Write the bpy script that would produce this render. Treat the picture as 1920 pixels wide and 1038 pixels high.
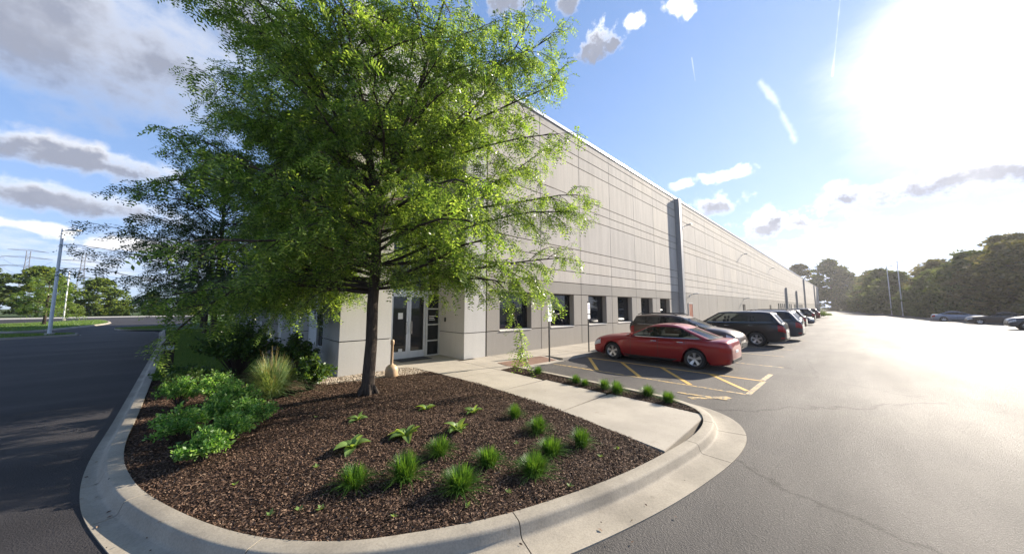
import bpy, bmesh, math, random
import numpy as np
from mathutils import Vector, Matrix, geometry

# ------------------------------------------------------------------ camera, world, sun, exposure
for o in list(bpy.data.objects):
    bpy.data.objects.remove(o)
SC = bpy.context.scene
COL = SC.collection
rnd = random.Random(7)
R = math.radians

CAM_H = 2.0
CAM_YAW = R(46.273)          # heading, from +X (the long wall's direction) towards +Y
CAM_PITCH = R(5.332)
cam_d = bpy.data.cameras.new('camera')
cam_d.sensor_width = 36.0
cam_d.lens = 36.0 * 600.0 / 1920.0
cam_d.clip_start = 0.05
cam_d.clip_end = 6000.0
cam = bpy.data.objects.new('camera', cam_d)
COL.objects.link(cam)
cam.location = (0, 0, CAM_H)
cam.rotation_euler = (R(90) + CAM_PITCH, 0, CAM_YAW - R(90))
SC.camera = cam

SUN_AZ, SUN_EL = R(-12.5), R(24.5)
sun_d = bpy.data.lights.new('sun', 'SUN')
sun_d.energy = 4.5
sun_d.angle = R(0.53)
sun_d.color = (1.0, 0.90, 0.76)
sun = bpy.data.objects.new('sun', sun_d)
COL.objects.link(sun)
sun.rotation_euler = (R(90) - SUN_EL, 0, SUN_AZ + R(90))
sun.location = (60, -10, 40)

SC.view_settings.view_transform = 'Standard'
SC.view_settings.look = 'None'
SC.view_settings.gamma = 1.0
SC.view_settings.use_curve_mapping = False
SC.view_settings.exposure = 1.5
SC.cycles.use_denoising = True
SC.cycles.max_bounces = 8
SC.cycles.transparent_max_bounces = 8
SC.cycles.sample_clamp_indirect = 8.0

world = bpy.data.worlds.new('World')
SC.world = world
world.use_nodes = True
world.cycles.sampling_method = 'MANUAL'
world.cycles.sample_map_resolution = 512


def build_world():
    nt = world.node_tree
    nt.nodes.clear()
    N, Lk = nt.nodes, nt.links

    def n(t, **kw):
        x = N.new(t)
        for k, v in kw.items():
            setattr(x, k, v)
        return x

    def val(s, v):
        if isinstance(v, (int, float)):
            s.default_value = v
        else:
            Lk.new(v, s)

    def m(op, a, b=None, c=None, clamp=False):
        x = n('ShaderNodeMath', operation=op)
        x.use_clamp = clamp
        val(x.inputs[0], a)
        if b is not None:
            val(x.inputs[1], b)
        if c is not None:
            val(x.inputs[2], c)
        return x.outputs[0]

    def ss(v, lo, hi):
        x = n('ShaderNodeMapRange', interpolation_type='SMOOTHSTEP')
        val(x.inputs[0], v)
        x.inputs[1].default_value = lo
        x.inputs[2].default_value = hi
        return x.outputs[0]

    out = n('ShaderNodeOutputWorld')
    bg = n('ShaderNodeBackground')
    bg.inputs['Strength'].default_value = 0.086
    Lk.new(bg.outputs[0], out.inputs[0])
    sky = n('ShaderNodeTexSky', sky_type='NISHITA')
    sky.sun_disc = False
    sky.sun_elevation = SUN_EL
    sky.sun_rotation = R(90) - SUN_AZ
    sky.altitude = 200
    sky.air_density = 1.0
    sky.dust_density = 0.1
    sky.ozone_density = 2.2
    tc = n('ShaderNodeTexCoord')
    nrm = n('ShaderNodeVectorMath', operation='NORMALIZE')
    Lk.new(tc.outputs['Generated'], nrm.inputs[0])
    sep = n('ShaderNodeSeparateXYZ')
    Lk.new(nrm.outputs[0], sep.inputs[0])
    x, y, z = sep.outputs
    az = m('MULTIPLY', m('ARCTAN2', y, x), 180 / math.pi)
    el = m('MULTIPLY', m('ARCSINE', z), 180 / math.pi)
    # cloud sheet coordinates: clouds flatten towards the horizon
    den = m('ADD', m('MAXIMUM', z, 0.0), 0.16)
    cv = n('ShaderNodeCombineXYZ')
    Lk.new(m('DIVIDE', x, den), cv.inputs[0])
    Lk.new(m('DIVIDE', y, den), cv.inputs[1])
    Lk.new(m('MULTIPLY', z, 2.5), cv.inputs[2])

    def noise(scale, detail=7.0, rough=0.55, off=0.0, vec=None):
        t = n('ShaderNodeTexNoise', noise_dimensions='3D')
        t.inputs['Scale'].default_value = scale
        t.inputs['Detail'].default_value = detail
        t.inputs['Roughness'].default_value = rough
        mp = n('ShaderNodeMapping')
        mp.inputs['Location'].default_value = (off, off * 0.7, off * 0.3)
        Lk.new(vec if vec is not None else cv.outputs[0], mp.inputs[0])
        Lk.new(mp.outputs[0], t.inputs[0])
        return t.outputs[0]
    n1 = noise(2.2, 10, 0.62, 3.1)
    n2 = noise(9.0, 8, 0.6, 9.4, nrm.outputs[0])
    wob = m('MULTIPLY', m('SUBTRACT', n2, 0.5), 3.2)
    wob1 = m('MULTIPLY', m('SUBTRACT', n1, 0.5), 2.2)
    n3 = noise(26.0, 9, 0.58, 4.4, nrm.outputs[0])
    wob3 = m('MULTIPLY', m('SUBTRACT', n3, 0.5), 3.2)
    wsum = m('ADD', m('ADD', wob, wob1), wob3)
    wbig = m('ADD', m('ADD', m('MULTIPLY', wob, .8), wob1), m('MULTIPLY', wob3, .25))
    # cloud banks: azimuth, elevation, half width, half height, weight of the raggedness
    banks = [
        # azimuth measured as the heading, degrees from +X towards +Y
        (112, 28, 34, 12.0, .45), (100.5, 15.2, 8.5, 2.3, .5), (103, 10.8, 13, 2.2, .45), (103.5, 8.0, 3.5, .8, .8), (96, 7, 5, .8, .9),
        (88, 36, 9, 6, .7), (-9.5, 13.2, 10.5, 2.6, .5), (12.9, 14.8, 5.0, 2.3, .6), (11.5, 19.0, 4.2, 1.1, .8), (17.4, 18.9, 2.2, .9, .8),
        (8.0, 10.8, 8.0, 2.7, .75), (1.0, 8.7, 7.5, 1.9, .7), (-4.5, 7.8, 6, 1.4, .8), (-11, 8.6, 6, 1.2, .8), (18.5, 12.5, 4, 1.6, .8),
        (30.2, 40.3, 3.0, 2.2, 1.0), (16.5, 41.4, 2.0, 1.6, 1.0), (35.2, 45.6, 3.0, 2.2, 1.0), (48, 46.5, 8, 3.2, .9), (23, 41.5, 1.9, 1.1, 1.0),
        (125, 10, 14, 3, .6), (160, 30, 25, 8, .5), (-60, 14, 20, 4, .6), (-80, 30, 22, 7, .6), (200, 16, 25, 5, .6), (235, 32, 30, 8, .6), (-30, 10, 12, 2, .6)]
    alpha = None
    core = None
    for (a, e, sa, se, wgt) in banks:
        da = m('SUBTRACT', az, float(a))
        if a > 150:
            da = m('SUBTRACT', m('FLOORED_MODULO', m('SUBTRACT', az, float(a) - 180), 360.0), 180.0)
        qa = m('POWER', m('DIVIDE', da, float(sa)), 2.0)
        de = m('DIVIDE', m('SUBTRACT', el, float(e)), float(se))
        # flatter underneath
        de = m('MAXIMUM', de, m('MULTIPLY', de, -1.35))
        d = m('SUBTRACT', 0.85, m('SQRT', m('ADD', qa, m('POWER', de, 2.0))))
        d = m('ADD', d, m('MULTIPLY', wbig if se > 5 else wsum, float(wgt)))
        alpha = d if alpha is None else m('MAXIMUM', alpha, d)
        if se > 1.9:
            dl = m('SUBTRACT', d, m('MULTIPLY', m('DIVIDE', m('SUBTRACT', el, float(e)), float(se)), 0.35))
            core = dl if core is None else m('MAXIMUM', core, dl)
    # a thin scatter of low cloud all round the horizon
    low = m('SUBTRACT', m('MULTIPLY', n1, 1.0), m('ADD', 0.46, m('MULTIPLY', m('ABSOLUTE', m('SUBTRACT', el, 6.0)), 0.03)))
    alpha = m('MAXIMUM', alpha, m('MULTIPLY', low, 1.6))
    a_ = ss(alpha, -0.2, 0.6)
    # vapour trails
    trail = None
    for (p0, p1, w0) in (((6.7, 29.8), (4.9, 26.4), .6), ((4.9, 26.4), (3.5, 21.6), .6), ((-2.2, 36), (-.6, 27.6), .15), ((15.2, 35.4), (14.9, 32.6), .10)):
        bx, by = p1[0] - p0[0], p1[1] - p0[1]
        L2 = bx * bx + by * by
        px = m('SUBTRACT', az, p0[0])
        py = m('SUBTRACT', el, p0[1])
        t = m('DIVIDE', m('ADD', m('MULTIPLY', px, bx), m('MULTIPLY', py, by)), L2, None, True)
        qx = m('SUBTRACT', px, m('MULTIPLY', t, bx))
        qy = m('SUBTRACT', py, m('MULTIPLY', t, by))
        dd = m('DIVIDE', m('SQRT', m('ADD', m('MULTIPLY', qx, qx), m('MULTIPLY', qy, qy))), w0)
        k = m('SUBTRACT', 1.0, ss(m('ADD', dd, m('MULTIPLY', m('SUBTRACT', n3, .5), 2.6)), -0.2, 1.0))
        trail = k if trail is None else m('MAXIMUM', trail, k)
    a_ = m('MAXIMUM', a_, m('MULTIPLY', trail, 0.30))
    c_ = m('MULTIPLY', ss(core, -0.12, 0.6), m('ADD', 0.55, m('MULTIPLY', n2, 0.85)), None, True)
    # sun side: forward scattering in thin cloud veil
    sd = (math.cos(SUN_EL) * math.cos(SUN_AZ), math.cos(SUN_EL) * math.sin(SUN_AZ), math.sin(SUN_EL))
    dot = n('ShaderNodeVectorMath', operation='DOT_PRODUCT')
    Lk.new(nrm.outputs[0], dot.inputs[0])
    dot.inputs[1].default_value = sd
    ang = m('MULTIPLY', m('ARCCOSINE', dot.outputs['Value']), 180 / math.pi)
    ang_w = m('ADD', ang, m('MULTIPLY', m('SUBTRACT', n1, 0.5), 9.0))
    veil = m('POWER', m('SUBTRACT', 1.0, ss(ang_w, 1.0, 14.0)), 1.1)
    near = m('SUBTRACT', 1.0, ss(ang, 4.0, 60.0))
    # colours
    mixc = n('ShaderNodeMix', data_type='RGBA')
    mixc.inputs['A'].default_value = (5.0, 5.0, 5.1, 1)
    mixc.inputs['B'].default_value = (1.6, 1.75, 2.2, 1)
    Lk.new(c_, mixc.inputs['Factor'])
    sc_ = n('ShaderNodeVectorMath', operation='SCALE')
    Lk.new(mixc.outputs['Result'], sc_.inputs[0])
    Lk.new(m('ADD', 1.0, m('MULTIPLY', m('MULTIPLY', near, m('SUBTRACT', 1.0, c_)), 0.6)), sc_.inputs['Scale'])
    vm = n('ShaderNodeMix', data_type='RGBA')
    Lk.new(veil, vm.inputs['Factor'])
    skb = n('ShaderNodeMix', data_type='RGBA', blend_type='MULTIPLY')
    skb.inputs['Factor'].default_value = 1.0
    skb.inputs['B'].default_value = (1.38, 1.55, 1.72, 1)
    kd = n('ShaderNodeVectorMath', operation='MULTIPLY_ADD')
    kd.inputs[1].default_value = (0.36, 0.31, 0.20)
    kd.inputs[2].default_value = (1, 1, 1)
    Lk.new(sky.outputs[0], kd.inputs[0])
    dv = n('ShaderNodeVectorMath', operation='DIVIDE')
    Lk.new(sky.outputs[0], dv.inputs[0])
    Lk.new(kd.outputs[0], dv.inputs[1])
    Lk.new(dv.outputs[0], skb.inputs['A'])
    Lk.new(skb.outputs['Result'], vm.inputs['A'])
    vm.inputs['B'].default_value = (7.5, 7.3, 6.9, 1)
    fin = n('ShaderNodeMix', data_type='RGBA')
    Lk.new(a_, fin.inputs['Factor'])
    Lk.new(vm.outputs['Result'], fin.inputs['A'])
    Lk.new(sc_.outputs[0], fin.inputs['B'])
    Lk.new(fin.outputs['Result'], bg.inputs['Color'])


build_world()

# ------------------------------------------------------------------ helpers


def link(o, parent=None):
    COL.objects.link(o)
    if parent is not None:
        o.parent = parent
    return o


def tag(o, label=None, cat=None, group=None, kind=None):
    if label:
        o['label'] = label
    if cat:
        o['category'] = cat
    if group:
        o['group'] = group
    if kind:
        o['kind'] = kind
    return o


def empty(name, loc=(0, 0, 0), rz=0.0):
    o = bpy.data.objects.new(name, None)
    o.empty_display_size = 0.2
    COL.objects.link(o)
    o.location = loc
    o.rotation_euler = (0, 0, rz)
    return o


def smooth(me, ang=40):
    me.polygons.foreach_set('use_smooth', [True] * len(me.polygons))
    try:
        me.set_sharp_from_angle(angle=R(ang))
    except Exception:
        pass


def npmesh(name, verts, quads, mat, tri=False):
    """big arrays -> mesh"""
    me = bpy.data.meshes.new(name)
    v = np.asarray(verts, dtype=np.float32).reshape(-1, 3)
    f = np.asarray(quads, dtype=np.int32)
    k = f.shape[1]
    me.vertices.add(len(v))
    me.vertices.foreach_set('co', v.ravel())
    me.loops.add(f.size)
    me.loops.foreach_set('vertex_index', f.ravel())
    me.polygons.add(len(f))
    me.polygons.foreach_set('loop_start', np.arange(0, f.size, k, dtype=np.int32))
    me.polygons.foreach_set('loop_total', np.full(len(f), k, dtype=np.int32))
    me.update(calc_edges=True)
    me.materials.append(mat)
    return me


class MB:
    def __init__(s):
        s.v = []
        s.f = []

    def add(s, vs, fs):
        b = len(s.v)
        s.v += [tuple(v) for v in vs]
        s.f += [tuple(b + i for i in f) for f in fs]
        return s

    def box(s, x0, x1, y0, y1, z0, z1):
        return s.add([(x0, y0, z0), (x1, y0, z0), (x1, y1, z0), (x0, y1, z0), (x0, y0, z1), (x1, y0, z1), (x1, y1, z1), (x0, y1, z1)],
                     [(3, 2, 1, 0), (4, 5, 6, 7), (0, 1, 5, 4), (1, 2, 6, 5), (2, 3, 7, 6), (3, 0, 4, 7)])

    def tube(s, pts, rads, k=8, cap=True):
        pts = [Vector(p) for p in pts]
        if not hasattr(rads, '__len__'):
            rads = [rads] * len(pts)
        b = len(s.v)
        up = Vector((0.13, 0.21, 0.97))
        for i, p in enumerate(pts):
            t = (pts[min(i + 1, len(pts) - 1)] - pts[max(i - 1, 0)])
            t = t.normalized() if t.length > 1e-9 else Vector((0, 0, 1))
            u = t.cross(up)
            if u.length < 1e-3:
                u = t.cross(Vector((1, 0, 0)))
            u.normalize()
            w = t.cross(u)
            for j in range(k):
                a = 2 * math.pi * j / k
                s.v.append(tuple(p + (u * math.cos(a) + w * math.sin(a)) * rads[i]))
        for i in range(len(pts) - 1):
            for j in range(k):
                s.f.append((b + i * k + j, b + i * k + (j + 1) % k, b + (i + 1) * k + (j + 1) % k, b + (i + 1) * k + j))
        if cap:
            s.f.append(tuple(b + j for j in range(k))[::-1])
            s.f.append(tuple(b + (len(pts) - 1) * k + j for j in range(k)))
        return s

    def lathe(s, prof, k=20, c=(0, 0, 0), axis='z'):
        b = len(s.v)
        for (r, h) in prof:
            for j in range(k):
                a = 2 * math.pi * j / k
                p = (r * math.cos(a), r * math.sin(a), h)
                if axis == 'y':
                    p = (p[0], p[2], p[1])
                s.v.append((p[0] + c[0], p[1] + c[1], p[2] + c[2]))
        for i in range(len(prof) - 1):
            for j in range(k):
                q = (b + i * k + j, b + i * k + (j + 1) % k, b + (i + 1) * k + (j + 1) % k, b + (i + 1) * k + j)
                s.f.append(q if axis == 'z' else q[::-1])
        return s

    def prism(s, poly, z0, z1):
        nn = len(poly)
        vs = [(p[0], p[1], z0) for p in poly] + [(p[0], p[1], z1) for p in poly]
        fs = [tuple(range(nn))[::-1], tuple(range(nn, 2 * nn))]
        fs += [(i, (i + 1) % nn, nn + (i + 1) % nn, nn + i) for i in range(nn)]
        return s.add(vs, fs)

    def build(s, name, mat, parent=None, sm=None, off=None, bevel=0.0):
        me = bpy.data.meshes.new(name)
        vs = s.v
        if off is not None:
            vs = [(v[0] - off[0], v[1] - off[1], v[2] - off[2]) for v in vs]
        me.from_pydata(vs, [], s.f)
        me.materials.append(mat)
        if bevel:
            bm = bmesh.new()
            bm.from_mesh(me)
            bmesh.ops.bevel(bm, geom=[e for e in bm.edges], offset=bevel, segments=2, affect='EDGES', clamp_overlap=True)
            bm.to_mesh(me)
            bm.free()
        me.update()
        if sm:
            smooth(me, sm)
        o = bpy.data.objects.new(name, me)
        return link(o, parent)


def add_mesh(name, me, parent=None, loc=None, rz=None, scale=None):
    o = bpy.data.objects.new(name, me)
    link(o, parent)
    if loc is not None:
        o.location = loc
    if rz is not None:
        o.rotation_euler = (0, 0, rz)
    if scale is not None:
        o.scale = scale if hasattr(scale, '__len__') else (scale,) * 3
    return o


def catmull(P, per=8):
    P = [Vector(p) for p in P]
    out = []
    for i in range(len(P) - 1):
        p0, p1, p2, p3 = P[max(i - 1, 0)], P[i], P[i + 1], P[min(i + 2, len(P) - 1)]
        for k in range(per):
            t = k / per
            out.append(0.5 * ((2 * p1) + (p2 - p0) * t + (2 * p0 - 5 * p1 + 4 * p2 - p3) * t * t + (3 * p1 - p0 - 3 * p2 + p3) * t ** 3))
    out.append(P[-1])
    return out


def inpoly(px, py, poly):
    px = np.asarray(px)
    py = np.asarray(py)
    ins = np.zeros(px.shape, bool)
    nn = len(poly)
    for i in range(nn):
        x0, y0 = poly[i][0], poly[i][1]
        x1, y1 = poly[(i + 1) % nn][0], poly[(i + 1) % nn][1]
        c = ((y0 > py) != (y1 > py))
        with np.errstate(divide='ignore', invalid='ignore'):
            ins ^= c & (px < (x1 - x0) * (py - y0) / (y1 - y0 + 1e-12) + x0)
    return ins

# ------------------------------------------------------------------ materials


def new_mat(name):
    m = bpy.data.materials.new(name)
    m.use_nodes = True
    nt = m.node_tree
    return m, nt, nt.nodes['Principled BSDF']


def ramp(nt, src, stops):
    r = nt.nodes.new('ShaderNodeValToRGB')
    el = r.color_ramp.elements
    while len(el) < len(stops):
        el.new(0.5)
    for e, (p, c) in zip(el, stops):
        e.position = p
        e.color = (*c, 1)
    nt.links.new(src, r.inputs[0])
    return r.outputs[0]


def tex(nt, kind='ShaderNodeTexNoise', scale=5.0, detail=4.0, rough=0.6, coord='Object', sc3=None, **kw):
    t = nt.nodes.new(kind)
    t.inputs['Scale'].default_value = scale
    if 'Detail' in t.inputs:
        t.inputs['Detail'].default_value = detail
    if 'Roughness' in t.inputs:
        t.inputs['Roughness'].default_value = rough
    if coord == 'World':
        g = nt.nodes.new('ShaderNodeNewGeometry')
        src = g.outputs['Position']
    else:
        c = nt.nodes.new('ShaderNodeTexCoord')
        src = c.outputs[coord]
    mp = nt.nodes.new('ShaderNodeMapping')
    if sc3:
        mp.inputs['Scale'].default_value = sc3
    nt.links.new(src, mp.inputs[0])
    nt.links.new(mp.outputs[0], t.inputs['Vector'])
    return t


def mixrgb(nt, fac, a, b, mode='MIX'):
    x = nt.nodes.new('ShaderNodeMix')
    x.data_type = 'RGBA'
    x.blend_type = mode
    for s, v in (('Factor', fac), ('A', a), ('B', b)):
        if isinstance(v, (int, float)):
            x.inputs[s].default_value = v
        elif isinstance(v, tuple):
            x.inputs[s].default_value = (*v, 1)
        else:
            nt.links.new(v, x.inputs[s])
    return x.outputs['Result']


def bump(nt, p, height, strength=0.3, dist=0.01):
    b = nt.nodes.new('ShaderNodeBump')
    b.inputs['Strength'].default_value = strength
    b.inputs['Distance'].default_value = dist
    nt.links.new(height, b.inputs['Height'])
    nt.links.new(b.outputs[0], p.inputs['Normal'])


def mathn(nt, op, a, b=0.0, clamp=False):
    x = nt.nodes.new('ShaderNodeMath')
    x.operation = op
    x.use_clamp = clamp
    for i, v in enumerate((a, b)):
        if isinstance(v, (int, float)):
            x.inputs[i].default_value = v
        else:
            nt.links.new(v, x.inputs[i])
    return x.outputs[0]


def plain(name, col, rough=0.5, metal=0.0, spec=0.5, coat=0.0, vary=0.0, scale=6.0):
    m, nt, p = new_mat(name)
    p.inputs['Roughness'].default_value = rough
    p.inputs['Metallic'].default_value = metal
    p.inputs['Specular IOR Level'].default_value = spec
    p.inputs['Coat Weight'].default_value = coat
    p.inputs['Coat Roughness'].default_value = 0.04
    if vary:
        t = tex(nt, scale=scale, detail=5)
        c0 = tuple(c * (1 - vary) for c in col)
        c1 = tuple(min(1, c * (1 + vary)) for c in col)
        nt.links.new(ramp(nt, t.outputs[0], [(0.3, c0), (0.7, c1)]), p.inputs['Base Color'])
    else:
        p.inputs['Base Color'].default_value = (*col, 1)
    return m


def concrete_wall(name, base, streak=0.16):
    m, nt, p = new_mat(name)
    big = tex(nt, scale=0.5, detail=4, coord='World')
    st = tex(nt, scale=1.0, detail=5, rough=0.65, coord='World', sc3=(3.5, 3.5, 0.22))
    fine = tex(nt, scale=22, detail=4, coord='World')
    c = ramp(nt, big.outputs[0], [(0.3, tuple(b * 0.94 for b in base)), (0.7, tuple(min(1, b * 1.03) for b in base))])
    s = ramp(nt, st.outputs[0], [(0.36, (1 - streak,) * 3), (0.62, (1.0, 1.0, 1.0))])
    c = mixrgb(nt, 0.85, c, s, 'MULTIPLY')
    f = ramp(nt, fine.outputs[0], [(0.3, (0.93,) * 3), (0.7, (1.0,) * 3)])
    c = mixrgb(nt, 1.0, c, f, 'MULTIPLY')
    oi = nt.nodes.new('ShaderNodeObjectInfo')
    rv = ramp(nt, oi.outputs['Random'], [(0.0, (0.90, 0.90, 0.905)), (1.0, (1.0, 0.985, 0.955))])
    c = mixrgb(nt, 1.0, c, rv, 'MULTIPLY')
    nt.links.new(c, p.inputs['Base Color'])
    p.inputs['Roughness'].default_value = 0.85
    p.inputs['Specular IOR Level'].default_value = 0.25
    bump(nt, p, fine.outputs[0], 0.12, 0.01)
    return m


def concrete_ground(name, base, dirt=0.3):
    m, nt, p = new_mat(name)
    big = tex(nt, scale=0.9, detail=6, rough=0.65, coord='World')
    fine = tex(nt, scale=60, detail=3, coord='World')
    spots = tex(nt, scale=5.0, detail=6, rough=0.7, coord='World')
    c = ramp(nt, big.outputs[0], [(0.3, tuple(b * (1 - dirt) for b in base)), (0.62, base)])
    f = ramp(nt, fine.outputs[0], [(0.35, (0.72,) * 3), (0.6, (1.0,) * 3)])
    c = mixrgb(nt, 0.6, c, f, 'MULTIPLY')
    sp = ramp(nt, spots.outputs[0], [(0.62, (1.0,) * 3), (0.74, (0.62, 0.58, 0.52))])
    c = mixrgb(nt, 0.7, c, sp, 'MULTIPLY')
    nt.links.new(c, p.inputs['Base Color'])
    p.inputs['Roughness'].default_value = 0.8
    p.inputs['Specular IOR Level'].default_value = 0.3
    bump(nt, p, fine.outputs[0], 0.25, 0.006)
    return m


def asphalt_mat(name='asphalt', gain=(1, 1, 1)):
    m, nt, p = new_mat(name)
    grain = tex(nt, 'ShaderNodeTexVoronoi', scale=60, coord='World')
    grain2 = tex(nt, scale=240, detail=2, coord='World')
    big = tex(nt, scale=0.16, detail=6, rough=0.6, coord='World')
    streak = tex(nt, scale=0.5, detail=5, rough=0.6, coord='World', sc3=(0.25, 1.6, 1))
    c = ramp(nt, grain.outputs['Distance'], [(0.0, (0.26, 0.245, 0.225)), (0.4, (0.10, 0.096, 0.092)), (0.8, (0.025, 0.025, 0.026))])
    b = ramp(nt, big.outputs[0], [(0.35, (0.72, 0.72, 0.74)), (0.65, (1.2, 1.17, 1.12))])
    c = mixrgb(nt, 1.0, c, b, 'MULTIPLY')
    s = ramp(nt, streak.outputs[0], [(0.3, (0.75,) * 3), (0.65, (1.15,) * 3)])
    c = mixrgb(nt, 0.8, c, s, 'MULTIPLY')
    c = mixrgb(nt, 1.0, c, tuple(gain), 'MULTIPLY')
    # oil drips and old patches
    oil = tex(nt, scale=0.9, detail=3, rough=0.5, coord='World')
    ol = ramp(nt, oil.outputs[0], [(0.66, (1.0,) * 3), (0.74, (0.62,) * 3)])
    c = mixrgb(nt, 0.8, c, ol, 'MULTIPLY')
    pa = tex(nt, 'ShaderNodeTexVoronoi', scale=0.13, coord='World')
    pv = nt.nodes.new('ShaderNodeSeparateColor')
    nt.links.new(pa.outputs['Color'], pv.inputs[0])
    pt = ramp(nt, pv.outputs[0], [(0.0, (0.90,) * 3), (1.0, (1.08,) * 3)])
    c = mixrgb(nt, 0.6, c, pt, 'MULTIPLY')
    # hairline cracks
    ck = tex(nt, 'ShaderNodeTexVoronoi', scale=0.22, coord='World')
    ck.feature = 'DISTANCE_TO_EDGE'
    wob = tex(nt, scale=1.4, detail=5, coord='World')
    mixv = nt.nodes.new('ShaderNodeMix')
    mixv.data_type = 'VECTOR'
    mixv.inputs['Factor'].default_value = 0.35
    g = nt.nodes.new('ShaderNodeNewGeometry')
    nt.links.new(g.outputs['Position'], mixv.inputs['A'])
    nt.links.new(wob.outputs['Color'], mixv.inputs['B'])
    nt.links.new(mixv.outputs['Result'], ck.inputs['Vector'])
    cr = ramp(nt, ck.outputs['Distance'], [(0.0, (0.5,) * 3), (0.0012, (1.0,) * 3)])
    c = mixrgb(nt, 0.8, c, cr, 'MULTIPLY')
    nt.links.new(c, p.inputs['Base Color'])
    rr = ramp(nt, streak.outputs[0], [(0.3, (0.70,) * 3), (0.7, (0.64,) * 3)])
    nt.links.new(rr, p.inputs['Roughness'])
    p.inputs['Specular IOR Level'].default_value = 0.13
    h = mathn(nt, 'ADD', grain.outputs['Distance'], mathn(nt, 'MULTIPLY', grain2.outputs[0], 0.5))
    bump(nt, p, h, 0.6, 0.012)
    return m


def leaf_mat(name, stops, trans=0.4, rough=0.45, tcol=None):
    m, nt, p = new_mat(name)
    g = nt.nodes.new('ShaderNodeNewGeometry')
    c = ramp(nt, g.outputs['Random Per Island'], stops)
    nt.links.new(c, p.inputs['Base Color'])
    p.inputs['Roughness'].default_value = rough
    p.inputs['Specular IOR Level'].default_value = 0.35
    tr = nt.nodes.new('ShaderNodeBsdfTranslucent')
    tcx = mixrgb(nt, 1.0, c, tcol or (2.3, 1.9, 0.75), 'MULTIPLY')
    nt.links.new(tcx, tr.inputs['Color'])
    mx = nt.nodes.new('ShaderNodeMixShader')
    mx.inputs[0].default_value = trans
    out = nt.nodes['Material Output']
    nt.links.new(p.outputs[0], mx.inputs[1])
    nt.links.new(tr.outputs[0], mx.inputs[2])
    nt.links.new(mx.outputs[0], out.inputs[0])
    return m


def island_mat(name, stops, rough=0.8):
    m, nt, p = new_mat(name)
    g = nt.nodes.new('ShaderNodeNewGeometry')
    c = ramp(nt, g.outputs['Random Per Island'], stops)
    nt.links.new(c, p.inputs['Base Color'])
    p.inputs['Roughness'].default_value = rough
    p.inputs['Specular IOR Level'].default_value = 0.3
    return m


def bark_mat(name, c0, c1):
    m, nt, p = new_mat(name)
    t = tex(nt, scale=9, detail=8, rough=0.7, sc3=(4, 4, 0.7))
    nt.links.new(ramp(nt, t.outputs[0], [(0.3, c0), (0.7, c1)]), p.inputs['Base Color'])
    p.inputs['Roughness'].default_value = 0.9
    bump(nt, p, t.outputs[0], 0.9, 0.02)
    return m


def glass_mat(name, col=(0.012, 0.015, 0.018), rough=0.03):
    m, nt, p = new_mat(name)
    p.inputs['Base Color'].default_value = (*col, 1)
    p.inputs['Roughness'].default_value = rough
    p.inputs['Specular IOR Level'].default_value = 0.5
    p.inputs['IOR'].default_value = 1.5
    return m


def paint_mat(name, col, metal=0.25, rough=0.35):
    m, nt, p = new_mat(name)
    t = tex(nt, scale=3.0, detail=4)
    c0 = tuple(c * 0.92 for c in col)
    nt.links.new(ramp(nt, t.outputs[0], [(0.3, c0), (0.7, col)]), p.inputs['Base Color'])
    p.inputs['Metallic'].default_value = metal
    p.inputs['Roughness'].default_value = rough
    p.inputs['Coat Weight'].default_value = 0.6
    p.inputs['Coat Roughness'].default_value = 0.03
    p.inputs['Specular IOR Level'].default_value = 0.3
    return m


def soil_mat(name, c0, c1, scale=14):
    m, nt, p = new_mat(name)
    t = tex(nt, scale=scale, detail=8, rough=0.75, coord='World')
    nt.links.new(ramp(nt, t.outputs[0], [(0.3, c0), (0.7, c1)]), p.inputs['Base Color'])
    p.inputs['Roughness'].default_value = 0.95
    p.inputs['Specular IOR Level'].default_value = 0.15
    bump(nt, p, t.outputs[0], 0.6, 0.02)
    return m


def worn_paint(name, col, thr=0.45):
    m, nt, p = new_mat(name)
    t = tex(nt, scale=9, detail=8, rough=0.75, coord='World')
    p.inputs['Base Color'].default_value = (*col, 1)
    nt.links.new(ramp(nt, t.outputs[0], [(thr - 0.06, (0.10, 0.095, 0.085)), (thr + 0.03, col)]), p.inputs['Base Color'])
    p.inputs['Roughness'].default_value = 0.6
    return m


def tinted_glass(name, tint, f):
    m, nt, p = new_mat(name)
    p.inputs['Base Color'].default_value = (0.01, 0.012, 0.013, 1)
    p.inputs['Roughness'].default_value = 0.02
    tr = nt.nodes.new('ShaderNodeBsdfTransparent')
    tr.inputs['Color'].default_value = (*tint, 1)
    mx = nt.nodes.new('ShaderNodeMixShader')
    mx.inputs[0].default_value = f
    nt.links.new(p.outputs[0], mx.inputs[1])
    nt.links.new(tr.outputs[0], mx.inputs[2])
    nt.links.new(mx.outputs[0], nt.nodes['Material Output'].inputs[0])
    return m


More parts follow.
